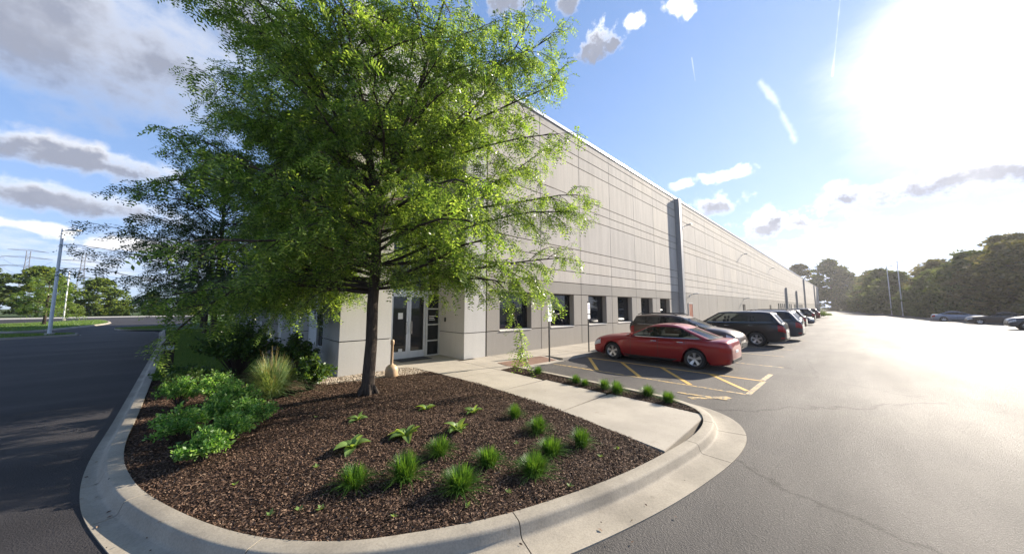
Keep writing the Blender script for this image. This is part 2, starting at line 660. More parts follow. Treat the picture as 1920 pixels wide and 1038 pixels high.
M = dict(
    wall=concrete_wall('painted concrete', (0.60, 0.555, 0.495)),
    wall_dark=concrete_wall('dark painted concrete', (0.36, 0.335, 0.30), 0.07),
    wall_white=concrete_wall('light painted concrete', (0.60, 0.585, 0.555), 0.06),
    joint=plain('joint sealant', (0.05, 0.048, 0.045), 0.9, vary=0.2),
    coping=plain('coping metal', (0.72, 0.73, 0.74), 0.35, 0.4, vary=0.05),
    pil=plain('grey metal', (0.30, 0.305, 0.315), 0.5, 0.3, vary=0.08),
    alu=plain('aluminium frame', (0.62, 0.62, 0.61), 0.4, 0.55, vary=0.06),
    glass=glass_mat('dark glass'),
    glass_blue=glass_mat('blue glass', (0.02, 0.035, 0.06)),
    kerb=concrete_ground('kerb concrete', (0.38, 0.335, 0.265), 0.42),
    walk=concrete_ground('walk concrete', (0.43, 0.385, 0.32), 0.25),
    asphalt=asphalt_mat('old lot asphalt', (4.5, 4.2, 3.75)),
    asphalt_lane=asphalt_mat('sealed lane asphalt', (1.75, 1.65, 1.65)),
    soil=soil_mat('mulch base', (0.018, 0.011, 0.008), (0.06, 0.036, 0.024)),
    chips=island_mat('bark chips', [(0.0, (0.025, 0.014, 0.009)), (0.45, (0.10, 0.058, 0.037)), (0.85, (0.165, 0.10, 0.066)), (0.98, (0.25, 0.175, 0.12))]),
    gravel=island_mat('pea gravel', [(0.0, (0.16, 0.12, 0.085)), (0.5, (0.38, 0.31, 0.235)), (1.0, (0.62, 0.55, 0.46))]),
    gravel_base=soil_mat('gravel bed', (0.10, 0.078, 0.055), (0.26, 0.21, 0.155), 40),
    lawn=soil_mat('lawn base', (0.05, 0.09, 0.02), (0.10, 0.16, 0.04), 8),
    far_ground=soil_mat('far grass', (0.035, 0.06, 0.018), (0.075, 0.10, 0.03), 0.3),
    blade=leaf_mat('grass blades', [(0.0, (0.06, 0.12, 0.025)), (0.6, (0.11, 0.19, 0.04)), (1.0, (0.17, 0.24, 0.065))], 0.35),
    liri=leaf_mat('liriope blades', [(0.0, (0.03, 0.085, 0.015)), (0.6, (0.055, 0.14, 0.022)), (1.0, (0.11, 0.21, 0.04))], 0.4),
    orn=leaf_mat('tall grass blades', [(0.0, (0.08, 0.15, 0.06)), (0.6, (0.15, 0.23, 0.10)), (1.0, (0.27, 0.34, 0.18))], 0.35),
    plume=leaf_mat('seed heads', [(0.0, (0.25, 0.21, 0.12)), (1.0, (0.42, 0.36, 0.22))], 0.35),
    hosta=leaf_mat('hosta leaf', [(0.0, (0.10, 0.19, 0.05)), (1.0, (0.19, 0.28, 0.085))], 0.4),
    spirea=leaf_mat('shrub leaf', [(0.0, (0.065, 0.16, 0.035)), (0.5, (0.14, 0.27, 0.065)), (1.0, (0.33, 0.45, 0.15))], 0.5, 0.4, (1.7, 1.8, .8)),
    shrub=leaf_mat('dark shrub leaf', [(0.0, (0.025, 0.06, 0.015)), (0.6, (0.05, 0.105, 0.022)), (1.0, (0.12, 0.19, 0.04))], 0.35),
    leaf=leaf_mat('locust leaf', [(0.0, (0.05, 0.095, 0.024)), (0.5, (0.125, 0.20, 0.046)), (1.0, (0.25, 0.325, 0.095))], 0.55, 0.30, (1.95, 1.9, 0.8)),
    leaf_shade=leaf_mat('shade-darkened leaf', [(0.0, (0.022, 0.05, 0.016)), (0.5, (0.04, 0.08, 0.022)), (1.0, (0.075, 0.12, 0.035))], 0.35, 0.4),  # leaf colour darkened to carry the shade of the building
    leaf_far=leaf_mat('far leaf', [(0.0, (0.03, 0.055, 0.015)), (0.5, (0.055, 0.09, 0.022)), (1.0, (0.10, 0.135, 0.035))], 0.35, 0.75),
    leaf_sun=leaf_mat('sun-brightened far leaf', [(0.0, (0.06, 0.10, 0.02)), (0.5, (0.11, 0.17, 0.035)), (1.0, (0.19, 0.25, 0.06))], 0.45, 0.75),  # far leaves with sunlight put into a lighter, yellower base colour
    leaf_far2=leaf_mat('far olive leaf', [(0.0, (0.04, 0.05, 0.018)), (0.5, (0.075, 0.085, 0.028)), (1.0, (0.13, 0.13, 0.045))], 0.35, 0.75),
    bark=bark_mat('locust bark', (0.022, 0.015, 0.011), (0.085, 0.06, 0.042)),
    bark_far=bark_mat('far bark', (0.04, 0.03, 0.022), (0.12, 0.095, 0.07)),
    yellow=worn_paint('yellow line paint', (0.62, 0.36, 0.06), 0.40),
    yellow_worn=worn_paint('faded yellow paint', (0.52, 0.35, 0.12), 0.51),
    red_pave=concrete_ground('red tactile panel', (0.46, 0.31, 0.24), 0.2),
    steel=plain('dark steel', (0.05, 0.05, 0.05), 0.5, 0.6, vary=0.2),
    galv=plain('galvanised steel', (0.42, 0.43, 0.45), 0.45, 0.7, vary=0.1),
    pylon=plain('weathered pylon steel', (0.16, 0.165, 0.18), 0.7, 0.2, vary=0.1),
    white_pole=plain('white pole paint', (0.72, 0.73, 0.74), 0.4, 0.0, vary=0.04),
    black=plain('black plastic', (0.012, 0.012, 0.012), 0.6, vary=0.2),
    bronze=plain('dark bronze paint', (0.03, 0.022, 0.018), 0.45, 0.2, vary=0.1),
    beige=plain('beige plastic', (0.44, 0.30, 0.18), 0.5, vary=0.15),
    sign_white=plain('sign white', (0.75, 0.75, 0.75), 0.5, vary=0.03),
    sign_blue=plain('sign blue', (0.02, 0.09, 0.35), 0.5, vary=0.05),
    tyre=plain('tyre rubber', (0.018, 0.018, 0.019), 0.8, vary=0.2, scale=30),
    rim=plain('alloy rim', (0.55, 0.55, 0.56), 0.28, 0.85, vary=0.05),
    chrome=plain('chrome', (0.75, 0.75, 0.76), 0.12, 1.0, vary=0.03),
    lamp_clear=glass_mat('clear lens', (0.55, 0.57, 0.6), 0.08),
    lamp_red=glass_mat('red lens', (0.30, 0.012, 0.012), 0.08),
    car_glass=None,
    cabin=plain('cabin trim', (0.03, 0.03, 0.032), 0.8, vary=0.15),
    door_brown=plain('brown door paint', (0.30, 0.10, 0.05), 0.5, vary=0.1),
    road=concrete_ground('far road', (0.46, 0.44, 0.40), 0.12),
)

# ------------------------------------------------------------------ ground, roads, kerbs, walks
def sheet(name, poly, z, mat, kind='structure', parent=None):
    me = bpy.data.meshes.new(name)
    if len(poly) > 4:
        tess = geometry.tessellate_polygon([[Vector((p[0], p[1], 0)) for p in poly]])
        fs = []
        for t in tess:
            a, b, c = (Vector(poly[i][:2]) for i in t)
            ar = (b - a).cross(c - a)
            if abs(ar) > 1e-9:
                fs.append(tuple(t) if ar > 0 else tuple(t)[::-1])
    else:
        fs = [tuple(range(len(poly)))]
    me.from_pydata([(p[0], p[1], z) for p in poly], [], fs)
    me.materials.append(mat)
    me.update()
    o = bpy.data.objects.new(name, me)
    link(o, parent)
    if kind:
        o['kind'] = kind
    return o


WALK_Z = 0.10
KERB_Z = 0.125
WALL_Y = 9.77
sheet('ground', [(-420, -420), (700, -420), (700, 520), (-420, 520)], -0.012, M['far_ground'])
sheet('parking_lot', [(0.6, -46), (224, -46), (224, 7.6), (7.2, 7.6), (5, 4), (2.5, 4), (0.6, 3.2)], 0.0, M['asphalt'])
sheet('lane', [(0.6, -46), (0.6, 3.2), (2.5, 4), (2, 8), (0, 10), (0, 44), (-1.0, 62), (-1.5, 100), (-16, 104), (-40, 60), (-40, -46)], 0.0, M['asphalt_lane'])
sheet('road', [(-3, 100), (40, 98), (40, 106), (-10, 109), (-60, 92), (-130, 62), (-130, 50), (-45, 78), (-16, 96)], 0.006, M['road'])

# kerb line (inner top edge) and the width of the gutter along it
KP = [(-2.2, 39.0, .09), (-2.05, 36, .09), (-1.42, 26.0, .09), (-0.92, 14.0, .09), (-0.74, 9.2, .08), (-0.66, 6.9, .08), (-0.47, 5.63, .12), (-0.16, 4.66, .17),
      (0.32, 3.66, .26), (0.84, 3.02, .28), (1.4, 2.63, .29), (2.17, 2.26, .30), (3.34, 1.93, .30), (4.45, 1.76, .32), (5.4, 1.70, .34),
      (6.15, 1.80, .36), (6.68, 2.08, .34), (6.98, 2.6, .24), (7.10, 3.3, .08), (7.13, 4.4, .03), (7.16, 5.8, .03), (7.2, 7.3, .03)]
KC = catmull(KP, 10)


def kerb_run(path, name='kerb', seglen=3.0, first_seams=None):
    root = tag(empty(name, (path[0][0], path[0][1], 0)), kind='structure')
    # walk along, split into cast segments with a narrow open joint
    L = [0.0]
    for a, b in zip(path[:-1], path[1:]):
        L.append(L[-1] + (Vector(b[:2]) - Vector(a[:2])).length)
    cuts = [0.0]
    while cuts[-1] < L[-1] - seglen * 0.4:
        cuts.append(cuts[-1] + seglen)
    cuts[-1] = L[-1]
    if first_seams:
        cuts = [c for c in first_seams(L) if 0 <= c <= L[-1]]
    nrm_all = []
    for i in range(len(path)):
        t = Vector(path[min(i + 1, len(path) - 1)][:2]) - Vector(path[max(i - 1, 0)][:2])
        t.normalize()
        nrm_all.append(Vector((t.y, -t.x)))          # outward = right of travel

    def at(s):
        for i in range(len(L) - 1):
            if s <= L[i + 1] + 1e-9:
                f = (s - L[i]) / max(1e-9, L[i + 1] - L[i])
                p = Vector(path[i]).lerp(Vector(path[i + 1]), f)
                nn = nrm_all[i].lerp(nrm_all[i + 1], f).normalized()
                return p, nn
        return Vector(path[-1]), nrm_all[-1]
    for c0, c1 in zip(cuts[:-1], cuts[1:]):
        s0, s1 = c0 + 0.005, c1 - 0.005
        ss = [s0] + [s for s in L if s0 < s < s1] + [s1]
        mb = MB()
        k = None
        for s in ss:
            p, nn = at(s)
            g = p[2]
            prof = [(0.0, -0.05), (0.0, KERB_Z), (0.125, KERB_Z), (0.145, KERB_Z - 0.008), (0.158, KERB_Z - 0.028), (0.178, 0.035), (0.192, 0.016), (0.21, 0.010), (0.21 + g * .5, 0.009), (0.21 + g, 0.012), (0.21 + g, -0.05)]
            k = len(prof)
            mb.v += [(p[0] + nn.x * d, p[1] + nn.y * d, z) for d, z in prof]
        for i in range(len(ss) - 1):
            for j in range(k - 1):
                mb.f.append((i * k + j, i * k + j + 1, (i + 1) * k + j + 1, (i + 1) * k + j))
        mb.f.append(tuple(range(k))[::-1])
        b = (len(ss) - 1) * k
        mb.f.append(tuple(range(b, b + k)))
        mb.build('kerb_segment', M['kerb'], root, sm=50, off=(path[0][0], path[0][1], 0))
    return root


def seams(L):
    # measured joints: one in the front straight, two at the walk
    tot = L[-1]

    def near(x, y):
        return min(range(len(KC)), key=lambda i: (KC[i][0] - x) ** 2 + (KC[i][1] - y) ** 2)
    marks = [L[near(*q)] for q in ((-0.30, 5.05), (0.45, 3.45), (2.17, 2.24), (5.0, 1.72), (6.1, 1.79), (7.0, 2.7), (7.13, 4.6))]
    out = [0.0]
    while out[-1] < marks[0] - 4.0:
        out.append(out[-1] + 3.0)
    return out + marks + [tot]


kerb_run([tuple(p) for p in KC], 'kerb', first_seams=seams)

# front walk and the walk along the wall: cast slabs with open joints
walk = tag(empty('walk', (5.5, 6, 0)), kind='structure')


def slab(poly, parent=walk, mat='walk', z1=WALK_Z, name='slab', inset=0.006):
    c = Vector((sum(p[0] for p in poly) / len(poly), sum(p[1] for p in poly) / len(poly)))
    q = []
    for p in poly:
        d = Vector(p) - c
        q.append(tuple(c + d * (1 - inset / max(0.01, d.length) * 1.4)))
    mb = MB().prism(q, -0.04, z1)
    return mb.build(name, M[mat], parent, off=(5.5, 6, 0), bevel=0.006)


def wl(y):       # left edge of the front walk
    return np.interp(y, [1.7, 3.3, 4.9, 7.5, 9.0, 10.2], [4.5, 4.80, 5.0, 5.02, 4.9, 4.75])


ys = [1.80, 3.75, 5.6, 7.42]
for y0, y1 in zip(ys[:-1], ys[1:]):
    slab([(wl(y0), y0), (6.52, y0 + 0.05), (6.6, y1), (wl(y1), y1)])
slab([(wl(7.42), 7.42), (6.6, 7.42), (6.6, 9.6), (4.86, 9.6)])
slab([(4.86, 9.6), (7.35, 9.6), (7.35, 11.52), (4.3, 11.52), (4.3, 9.85), (4.75, 9.75)][:6])
xs = [6.6, 8.2, 9.8, 11.4, 13.0, 14.6, 16.2, 17.8, 19.4, 21, 22.6, 24.2, 25.8, 27.4, 29.0, 32.2, 35.4, 38.6, 41.8, 45]
for i, (x0, x1) in enumerate(zip(xs[:-1], xs[1:])):
    slab([(x0, 8.55), (x1, 8.55), (x1, WALL_Y + .02), (x0, WALL_Y + .02)])
    if i > 1:
        slab([(x0, 7.5), (x1, 7.5), (x1, 8.55), (x0, 8.55)])
slab([(6.6, 7.45), (7.2, 7.45), (7.2, 8.55), (6.6, 8.55)])
# sloped ramp with ribbed tactile panel
mb = MB()
x0, x1 = 7.21, 9.78
mb.add([(x0, 8.54, WALK_Z), (x1, 8.54, WALK_Z), (x1, 7.42, .016), (x0, 7.42, .016), (x0, 8.54, -.04), (x1, 8.54, -.04), (x1, 7.42, -.04), (x0, 7.42, -.04)],
       [(3, 2, 1, 0), (7, 6, 2, 3), (6, 5, 1, 2), (4, 7, 3, 0), (4, 5, 6, 7), (5, 4, 0, 1)])
mb.build('ramp', M['walk'], walk, off=(5.5, 6, 0))
tp = MB()
pz = lambda y: .016 + (y - 7.42) / 1.12 * (WALK_Z - .016)
tp.add([(7.35, 8.42, pz(8.42) + .006), (9.6, 8.42, pz(8.42) + .006), (9.6, 7.62, pz(7.62) + .006), (7.35, 7.62, pz(7.62) + .006)], [(3, 2, 1, 0)])
tpo = tp.build('tactile_panel', M['red_pave'], walk, off=(5.5, 6, 0))
tpo['label'] = 'red ribbed tactile panel at the kerb ramp'
for k in range(44):
    xx = 7.38 + k * 0.05
    MB().add([(xx, 7.64, pz(7.64) + .007), (xx + .022, 7.64, pz(7.64) + .007), (xx + .022, 8.40, pz(8.40) + .007), (xx, 8.40, pz(8.40) + .007),
              (xx, 7.64, pz(7.64) + .016), (xx + .022, 7.64, pz(7.64) + .016), (xx + .022, 8.40, pz(8.40) + .016), (xx, 8.40, pz(8.40) + .016)],
             [(4, 5, 6, 7), (0, 1, 5, 4), (1, 2, 6, 5), (2, 3, 7, 6), (3, 0, 4, 7)]).build('rib', M['red_pave'], tpo, off=(5.5, 6, 0))

# painted lines on the lot
def stripe(a, b, w, name, label, mat='yellow', group='yellow lines on the parking lot', z=0.005, cat='line marking'):
    a, b = Vector(a), Vector(b)
    t = (b - a).normalized()
    nn = Vector((-t.y, t.x)) * w / 2
    n = max(1, int((b - a).length / 0.5))
    mb = MB()
    for i in range(n + 1):
        p = a.lerp(b, i / n)
        j = rnd.uniform(-.006, .006)
        mb.v += [(p.x + nn.x + j, p.y + nn.y, z), (p.x - nn.x + j, p.y - nn.y, z)]
    for i in range(n):
        mb.f.append((2 * i, 2 * i + 1, 2 * i + 3, 2 * i + 2))
    o = mb.build(name, M[mat])
    return tag(o, label, cat, group)


hatch_w = ['near the wall end', 'second from the wall', 'third from the wall', 'fourth from the wall']
stripe((9.02, 7.3), (9.12, 1.75), .10, 'line_marking', 'long worn yellow line nearest the planting strip, edging the hatched aisle', 'yellow_worn')
stripe((11.1, 7.3), (11.05, 1.7), .10, 'line_marking', 'long yellow line under the near side of the red sedan')
stripe((11.12, 7.2), (9.16, 5.65), .11, 'hatch_line', 'slanting yellow hatch line closest to the sign post by the red sedan')
stripe((11.10, 5.85), (9.18, 4.28), .11, 'hatch_line', 'slanting yellow hatch line beside the front wheel of the red sedan')
stripe((11.06, 4.40), (9.2, 2.95), .11, 'hatch_line', 'slanting yellow hatch line beside the rear wheel of the red sedan')
stripe((11.0, 2.95), (9.5, 1.80), .11, 'hatch_line', 'slanting yellow hatch line behind the rear bumper of the red sedan')
stripe((11.05, 1.70), (9.12, 1.72), .11, 'line_marking', 'faded yellow line closing the open end of the hatched aisle', 'yellow_worn')
stripe((11.05, 1.75), (12.3, 1.72), .12, 'line_marking', 'faded yellow bar running on behind the red sedan', 'yellow_worn')
stripe((13.95, 7.3), (13.95, 1.6), .10, 'line_marking', 'yellow stall line between the red sedan and the bronze sport utility', 'yellow_worn')
for i, (xx, lab) in enumerate([(17.0, 'yellow stall line beyond the bronze sport utility'), (19.9, 'yellow stall line on the near side of the black minivan-like sport utility'),
                               (22.9, 'yellow stall line between the black and the slate sport utilities'), (25.9, 'yellow stall line beyond the slate sport utility')]):
    stripe((xx, 7.3), (xx, 1.9), .10, 'line_marking', lab, 'yellow_worn')
# worn stall symbol ahead of the planting strip
stripe((7.85, 2.55), (8.55, 1.95), .16, 'line_marking', 'faded yellow painted arrow bar next to the tip of the planting strip', 'yellow_worn')
stripe((8.15, 2.9), (8.3, 1.9), .12, 'line_marking', 'faded yellow crossbar next to the tip of the planting strip', 'yellow_worn', z=0.009)

# beds
inner = [(p[0], p[1]) for p in KC]


def kidx(x, y):
    return min(range(len(inner)), key=lambda i: (inner[i][0] - x) ** 2 + (inner[i][1] - y) ** 2)


i_end = kidx(4.42, 1.77)
i_start = kidx(-0.86, 12.6)
bed_poly = inner[i_start:i_end + 1] + [(wl(2.4) - .0, 2.4), (wl(3.6), 3.6), (wl(5), 5.0), (wl(7), 7.0), (wl(8.6), 8.62), (3.9, 8.72), (3.1, 8.66), (2.3, 8.95), (1.9, 9.7), (1.75, 12.0), (0.5, 12.6)]


def bed_h(x, y):
    x = np.asarray(x, float)
    y = np.asarray(y, float)
    d = np.exp(-(((x - 2.3) / 2.0) ** 2 + ((y - 5.6) / 3.0) ** 2))
    return 0.085 + 0.10 * d + 0.012 * np.sin(3.1 * x + 1.3) * np.sin(2.7 * y) + 0.008 * np.sin(9 * x) * np.sin(7 * y + 1)


def hf_bed(name, poly, hfun, step, mat, jit=0.3):
    xs_ = [p[0] for p in poly]
    ys_ = [p[1] for p in poly]
    pts = [Vector((p[0], p[1])) for p in poly]
    g = []
    yy = min(ys_)
    while yy < max(ys_):
        xx = min(xs_)
        while xx < max(xs_):
            g.append((xx + rnd.uniform(-jit, jit) * step, yy + rnd.uniform(-jit, jit) * step))
            xx += step
        yy += step
    ga = np.array(g)
    ok = inpoly(ga[:, 0], ga[:, 1], poly)
    for p in ga[ok]:
        pts.append(Vector((p[0], p[1])))
    nb = len(poly)
    res = geometry.delaunay_2d_cdt(pts, [], [list(range(nb))], 1, 1e-5)
    vs, fs = res[0], res[2]
    h = hfun([v.x for v in vs], [v.y for v in vs])
    me = bpy.data.meshes.new(name)
    me.from_pydata([(v.x, v.y, float(z)) for v, z in zip(vs, h)], [], fs)
    me.materials.append(mat)
    smooth(me, 180)
    o = bpy.data.objects.new(name, me)
    return tag(link(o), kind='structure')


hf_bed('mulch_bed', bed_poly, bed_h, 0.14, M['soil'])
strip_poly = [(6.54, 1.93)] + [p for p in inner[kidx(6.6, 2.0):]] + [(7.2, 7.40), (6.62, 7.42)]
strip_h = lambda x, y: 0.095 + 0.01 * np.sin(5 * np.asarray(x)) * np.sin(4 * np.asarray(y))
hf_bed('mulch_strip', strip_poly, strip_h, 0.14, M['soil'])


def scatter(poly, n, seed):
    rs = np.random.RandomState(seed)
    xs_ = [p[0] for p in poly]
    ys_ = [p[1] for p in poly]
    X = rs.uniform(min(xs_), max(xs_), n * 3)
    Y = rs.uniform(min(ys_), max(ys_), n * 3)
    ok = inpoly(X, Y, poly)
    return X[ok][:n], Y[ok][:n], rs


def chips(name, poly, n, hfun, seed, label):
    X, Y, rs = scatter(poly, n, seed)
    n = len(X)
    Z = hfun(X, Y) + rs.uniform(0.004, 0.022, n)
    L_ = rs.uniform(0.006, 0.022, n) * rs.uniform(.7, 1.3, n)
    W_ = rs.uniform(0.003, 0.008, n)
    a = rs.uniform(0, 2 * np.pi, n)
    til = rs.normal(0, 0.38, n)
    rol = rs.normal(0, 0.5, n)
    d = np.stack([np.cos(a) * np.cos(til), np.sin(a) * np.cos(til), np.sin(til)], 1)
    s = np.stack([-np.sin(a) * np.cos(rol), np.cos(a) * np.cos(rol), np.sin(rol)], 1)
    nrm = np.cross(d, s)
    c = np.stack([X, Y, Z], 1)
    v = np.stack([c - d * L_[:, None] - s * W_[:, None] * .6, c - d * L_[:, None] * .2 + s * W_[:, None] * -1.1 + nrm * .004, c + d * L_[:, None], c + s * W_[:, None] + nrm * .003], 1)
    q = np.arange(n * 4).reshape(n, 4)
    o = bpy.data.objects.new(name, npmesh(name, v, q, M['chips']))
    return tag(link(o), label, 'mulch', kind='stuff')


chips('mulch', bed_poly, 190000, bed_h, 3, 'brown bark mulch chips covering the round planting bed')
chips('mulch', strip_poly, 16000, strip_h, 4, 'brown bark mulch chips in the narrow strip beside the parking lot')
# a few chips and leaves that spilled on the kerb, gutter and walk
litter_poly = [(-0.9, 8), (-0.6, 5.4), (0.2, 3.5), (1.2, 2.4), (2.6, 1.8), (4.4, 1.4), (4.4, 1.1), (2.2, 1.4), (0.5, 2.6), (-0.4, 4.0), (-1.0, 6.0)]
X, Y, rs = scatter(litter_poly, 260, 9)
n = len(X)
a = rs.uniform(0, 6.28, n)
L_ = rs.uniform(.008, .028, n)
zz = np.array([0.019 if min((KC[i][0] - x) ** 2 + (KC[i][1] - y) ** 2 for i in range(60, 150)) > .04 else KERB_Z + .008 for x, y in zip(X, Y)])
d = np.stack([np.cos(a), np.sin(a), 0 * a], 1) * L_[:, None]
s = np.stack([-np.sin(a), np.cos(a), 0 * a], 1) * L_[:, None] * .4
c = np.stack([X, Y, zz], 1)
me = npmesh('litter', np.stack([c - d, c - s + [0, 0, .006], c + d, c + s], 1), np.arange(4 * n).reshape(n, 4), M['chips'])
tag(link(bpy.data.objects.new('litter', me)), 'scattered bark bits and dry leaves lying in the gutter', 'litter', kind='stuff')

# pea gravel by the building
grav_poly = [(1.78, 12), (1.92, 9.72), (2.32, 8.97), (3.1, 8.68), (3.9, 8.74), (4.88, 8.64), (4.82, 9.7), (4.3, 9.76), (2.72, 9.76), (2.72, 12.0), (2.72, 30), (1.7, 30)]
grav_h = lambda x, y: 0.085 + 0.0 * np.asarray(x)
hf_bed('gravel_bed', grav_poly, grav_h, 0.5, M['gravel_base'])
near_grav = [(1.78, 13), (1.92, 9.72), (2.32, 8.97), (3.1, 8.68), (3.9, 8.74), (4.88, 8.64), (4.82, 9.7), (4.3, 9.76), (2.72, 9.76), (2.72, 14)]
X, Y, rs = scatter(near_grav, 9000, 11)
n = len(X)
oc = np.array([(1, 0, 0), (0, 1, 0), (-1, 0, 0), (0, -1, 0), (0, 0, 1), (0, 0, -1)], float)
of = np.array([(0, 1, 4), (1, 2, 4), (2, 3, 4), (3, 0, 4), (1, 0, 5), (2, 1, 5), (3, 2, 5), (0, 3, 5)])
sz = rs.uniform(.010, .024, n)
jit = rs.uniform(.7, 1.3, (n, 6, 1)) * rs.uniform(.8, 1.2, (n, 1, 3))
v = oc[None] * jit * sz[:, None, None]
a = rs.uniform(0, 6.28, n)
ca, sa = np.cos(a)[:, None], np.sin(a)[:, None]
v = np.stack([v[..., 0] * ca - v[..., 1] * sa, v[..., 0] * sa + v[..., 1] * ca, v[..., 2] * .7], -1)
v += np.stack([X, Y, 0.088 + rs.uniform(0, .012, n)], 1)[:, None, :]
me = npmesh('gravel', v, (of[None] + (np.arange(n) * 6)[:, None, None]).reshape(-1, 3), M['gravel'])
tag(link(bpy.data.objects.new('gravel', me)), 'tan pea gravel strip at the foot of the entrance columns', 'gravel', kind='stuff')

# lawn on the left of the building
lawn_poly = [(-2.15, 38.5), (-1.42, 26.0), (-0.92, 14.0), (-0.86, 12.6), (0.5, 12.6), (1.75, 12.0), (1.7, 30), (2.7, 30), (2.7, 100), (-1.5, 100), (-1.2, 62), (-0.5, 48), (-4.5, 46.5), (-5.6, 44.5), (-4.5, 41.5), (-3, 40)]
lawn_poly = [p for p in lawn_poly]
sheet('lawn', lawn_poly, 0.09, M['lawn'])


def grass(name, poly, n, seed, label, h=(.035, .075), z=0.09, w=.006):
    X, Y, rs = scatter(poly, n, seed)
    n = len(X)
    a = rs.uniform(0, 6.28, n)
    H = rs.uniform(h[0], h[1], n)
    lean = rs.normal(0, .4, (n, 2)) * H[:, None]
    sx = np.stack([np.cos(a), np.sin(a), 0 * a], 1) * w
    b = np.stack([X, Y, np.full(n, z)], 1)
    t = b + np.concatenate([lean, H[:, None]], 1)
    v = np.stack([b - sx, b + sx, t], 1)
    me = npmesh(name, v, np.arange(3 * n).reshape(n, 3), M['blade'])
    return tag(link(bpy.data.objects.new(name, me)), label, 'grass', kind='stuff')


grass('grass', [p for p in [(-0.9, 13.6), (-0.86, 12.6), (0.5, 12.6), (1.75, 12.2), (1.7, 24), (-1.3, 24)]], 60000, 5, 'shaded green lawn grass along the left side of the building', (.04, .09))
grass('grass', [(-1.3, 24), (1.7, 24), (1.7, 38), (-2.1, 38)], 30000, 6, 'shaded lawn grass farther along the building under the dark trees', (.05, .10), w=.012)


def grass_island(name, poly, label, n):
    kp = catmull([(p[0], p[1], .05) for p in poly] + [(poly[0][0], poly[0][1], .05)], 5)
    kerb_run([tuple(p) for p in kp], 'kerb', 4.0)
    pp = [(p[0], p[1]) for p in kp[:-1]]
    o = sheet(name, pp, 0.11, M['lawn'])
    grass('grass', pp, n, 8, label, (.05, .12), z=.11, w=.02)


# counter-clockwise outlines, so that the kerb's outer side faces the lane
grass_island('lawn', [(-6.4, 37.4), (-7.2, 39.2), (-10.5, 40.2), (-17, 38), (-18, 34.5), (-15, 33.2), (-9, 35.6)], 'green grass on the kerbed island at the foot of the near lamp post', 9000)
grass_island('lawn', [(-9.6, 46), (-8.2, 60), (-10.5, 74), (-12, 75), (-16, 66), (-24, 56), (-24, 50), (-13, 46.0), (-10.6, 44.8)], 'green grass on the long kerbed island beyond the near lamp post', 15000)
grass_island('lawn', [(-5.6, 44.5), (-4.2, 46.7), (-2.9, 47.2), (-2.6, 45), (-2.6, 41.5), (-4.4, 41.8)], 'green grass on the kerbed nose reaching into the lane before the dark trees', 3000)

# ------------------------------------------------------------------ the building
BX0 = 2.74          # left facade plane
BX1 = 223.0
TOP = 11.32
bld = tag(empty('warehouse', (BX0, WALL_Y, 0)), 'long pale grey precast concrete warehouse with glazed corner entrance', 'building')
BO = (BX0, WALL_Y, 0)


def bpart(mb, name, mat, parent=bld, **kw):
    return mb.build(name, M[mat] if isinstance(mat, str) else mat, parent, off=BO, **kw)


PAN = 0.045          # panel thickness in front of the core
CORE_Y = WALL_Y + PAN
DOOR_Y = 11.5
# entrance opening in the long wall: X 4.05..6.88, up to Z 8.2
OX0, OX1, OZ = 4.2, 6.92, 8.1
core = MB()
core.box(7.98, BX1, CORE_Y + .6, CORE_Y + 40, -.2, TOP - .02)
core.box(7.98, 28.9, CORE_Y, CORE_Y + .59, 2.66, TOP - .03)          # above the near windows
core.box(28.9, BX1, CORE_Y, CORE_Y + .59, -.2, TOP - .03)
core.box(7.98, 28.9, CORE_Y, CORE_Y + .59, -.2, 0.96)
bpart(core, 'core_wall', 'joint')
# backing between the near windows
BAY, B0 = 3.23, 7.98
for k in range(7):
    xj = B0 + BAY * k
    m_ = MB().box(max(7.99, xj - .64), min(xj + .64, 28.85), CORE_Y + .002, CORE_Y + .585, .962, 2.658)
    bpart(m_, 'pier_core', 'joint')

ROWS = [(1.04, 2.62), (3.22, 3.80), (3.81, 4.42), (4.43, 5.01), (5.02, 6.84), (6.85, 7.37), (7.38, 7.89), (7.90, 9.61), (9.62, 10.25), (10.26, 10.91), (10.92, TOP - .02)]
J = 0.011
panel_cache = {}


def panel_mesh(w, h, mat):
    key = (round(w, 3), round(h, 3), mat)
    if key in panel_cache:
        return panel_cache[key]
    b, c = 0.008, PAN
    vs = [(b, 0, b), (w - b, 0, b), (w - b, 0, h - b), (b, 0, h - b), (0, b, 0), (w, b, 0), (w, b, h), (0, b, h), (0, c, 0), (w, c, 0), (w, c, h), (0, c, h)]
    fs = [(0, 1, 2, 3), (4, 5, 1, 0), (5, 6, 2, 1), (6, 7, 3, 2), (7, 4, 0, 3), (8, 9, 5, 4), (9, 10, 6, 5), (10, 11, 7, 6), (11, 8, 4, 7)]
    me = bpy.data.meshes.new('panel')
    me.from_pydata(vs, [], fs)
    me.materials.append(M[mat])
    me.update()
    panel_cache[key] = me
    return me


n_pan = [0]
far_mb = {'wall': MB(), 'wall_dark': MB()}


def panel(x0, x1, z0, z1, mat, far=False):
    if far:
        far_mb[mat].add([(x0 + J, WALL_Y, z0 + J), (x1 - J, WALL_Y, z0 + J), (x1 - J, WALL_Y, z1 - J), (x0 + J, WALL_Y, z1 - J),
                         (x0 + J, CORE_Y - .001, z0 + J), (x1 - J, CORE_Y - .001, z0 + J), (x1 - J, CORE_Y - .001, z1 - J), (x0 + J, CORE_Y - .001, z1 - J)],
                        [(0, 1, 2, 3), (4, 5, 1, 0), (5, 6, 2, 1), (6, 7, 3, 2), (7, 4, 0, 3)])
        return
    n_pan[0] += 1
    o = add_mesh('panel', panel_mesh(x1 - x0 - 2 * J, z1 - z0 - 2 * J, mat), bld)
    o.location = (x0 + J - BX0, rnd.uniform(-.002, .001), z0 + J)


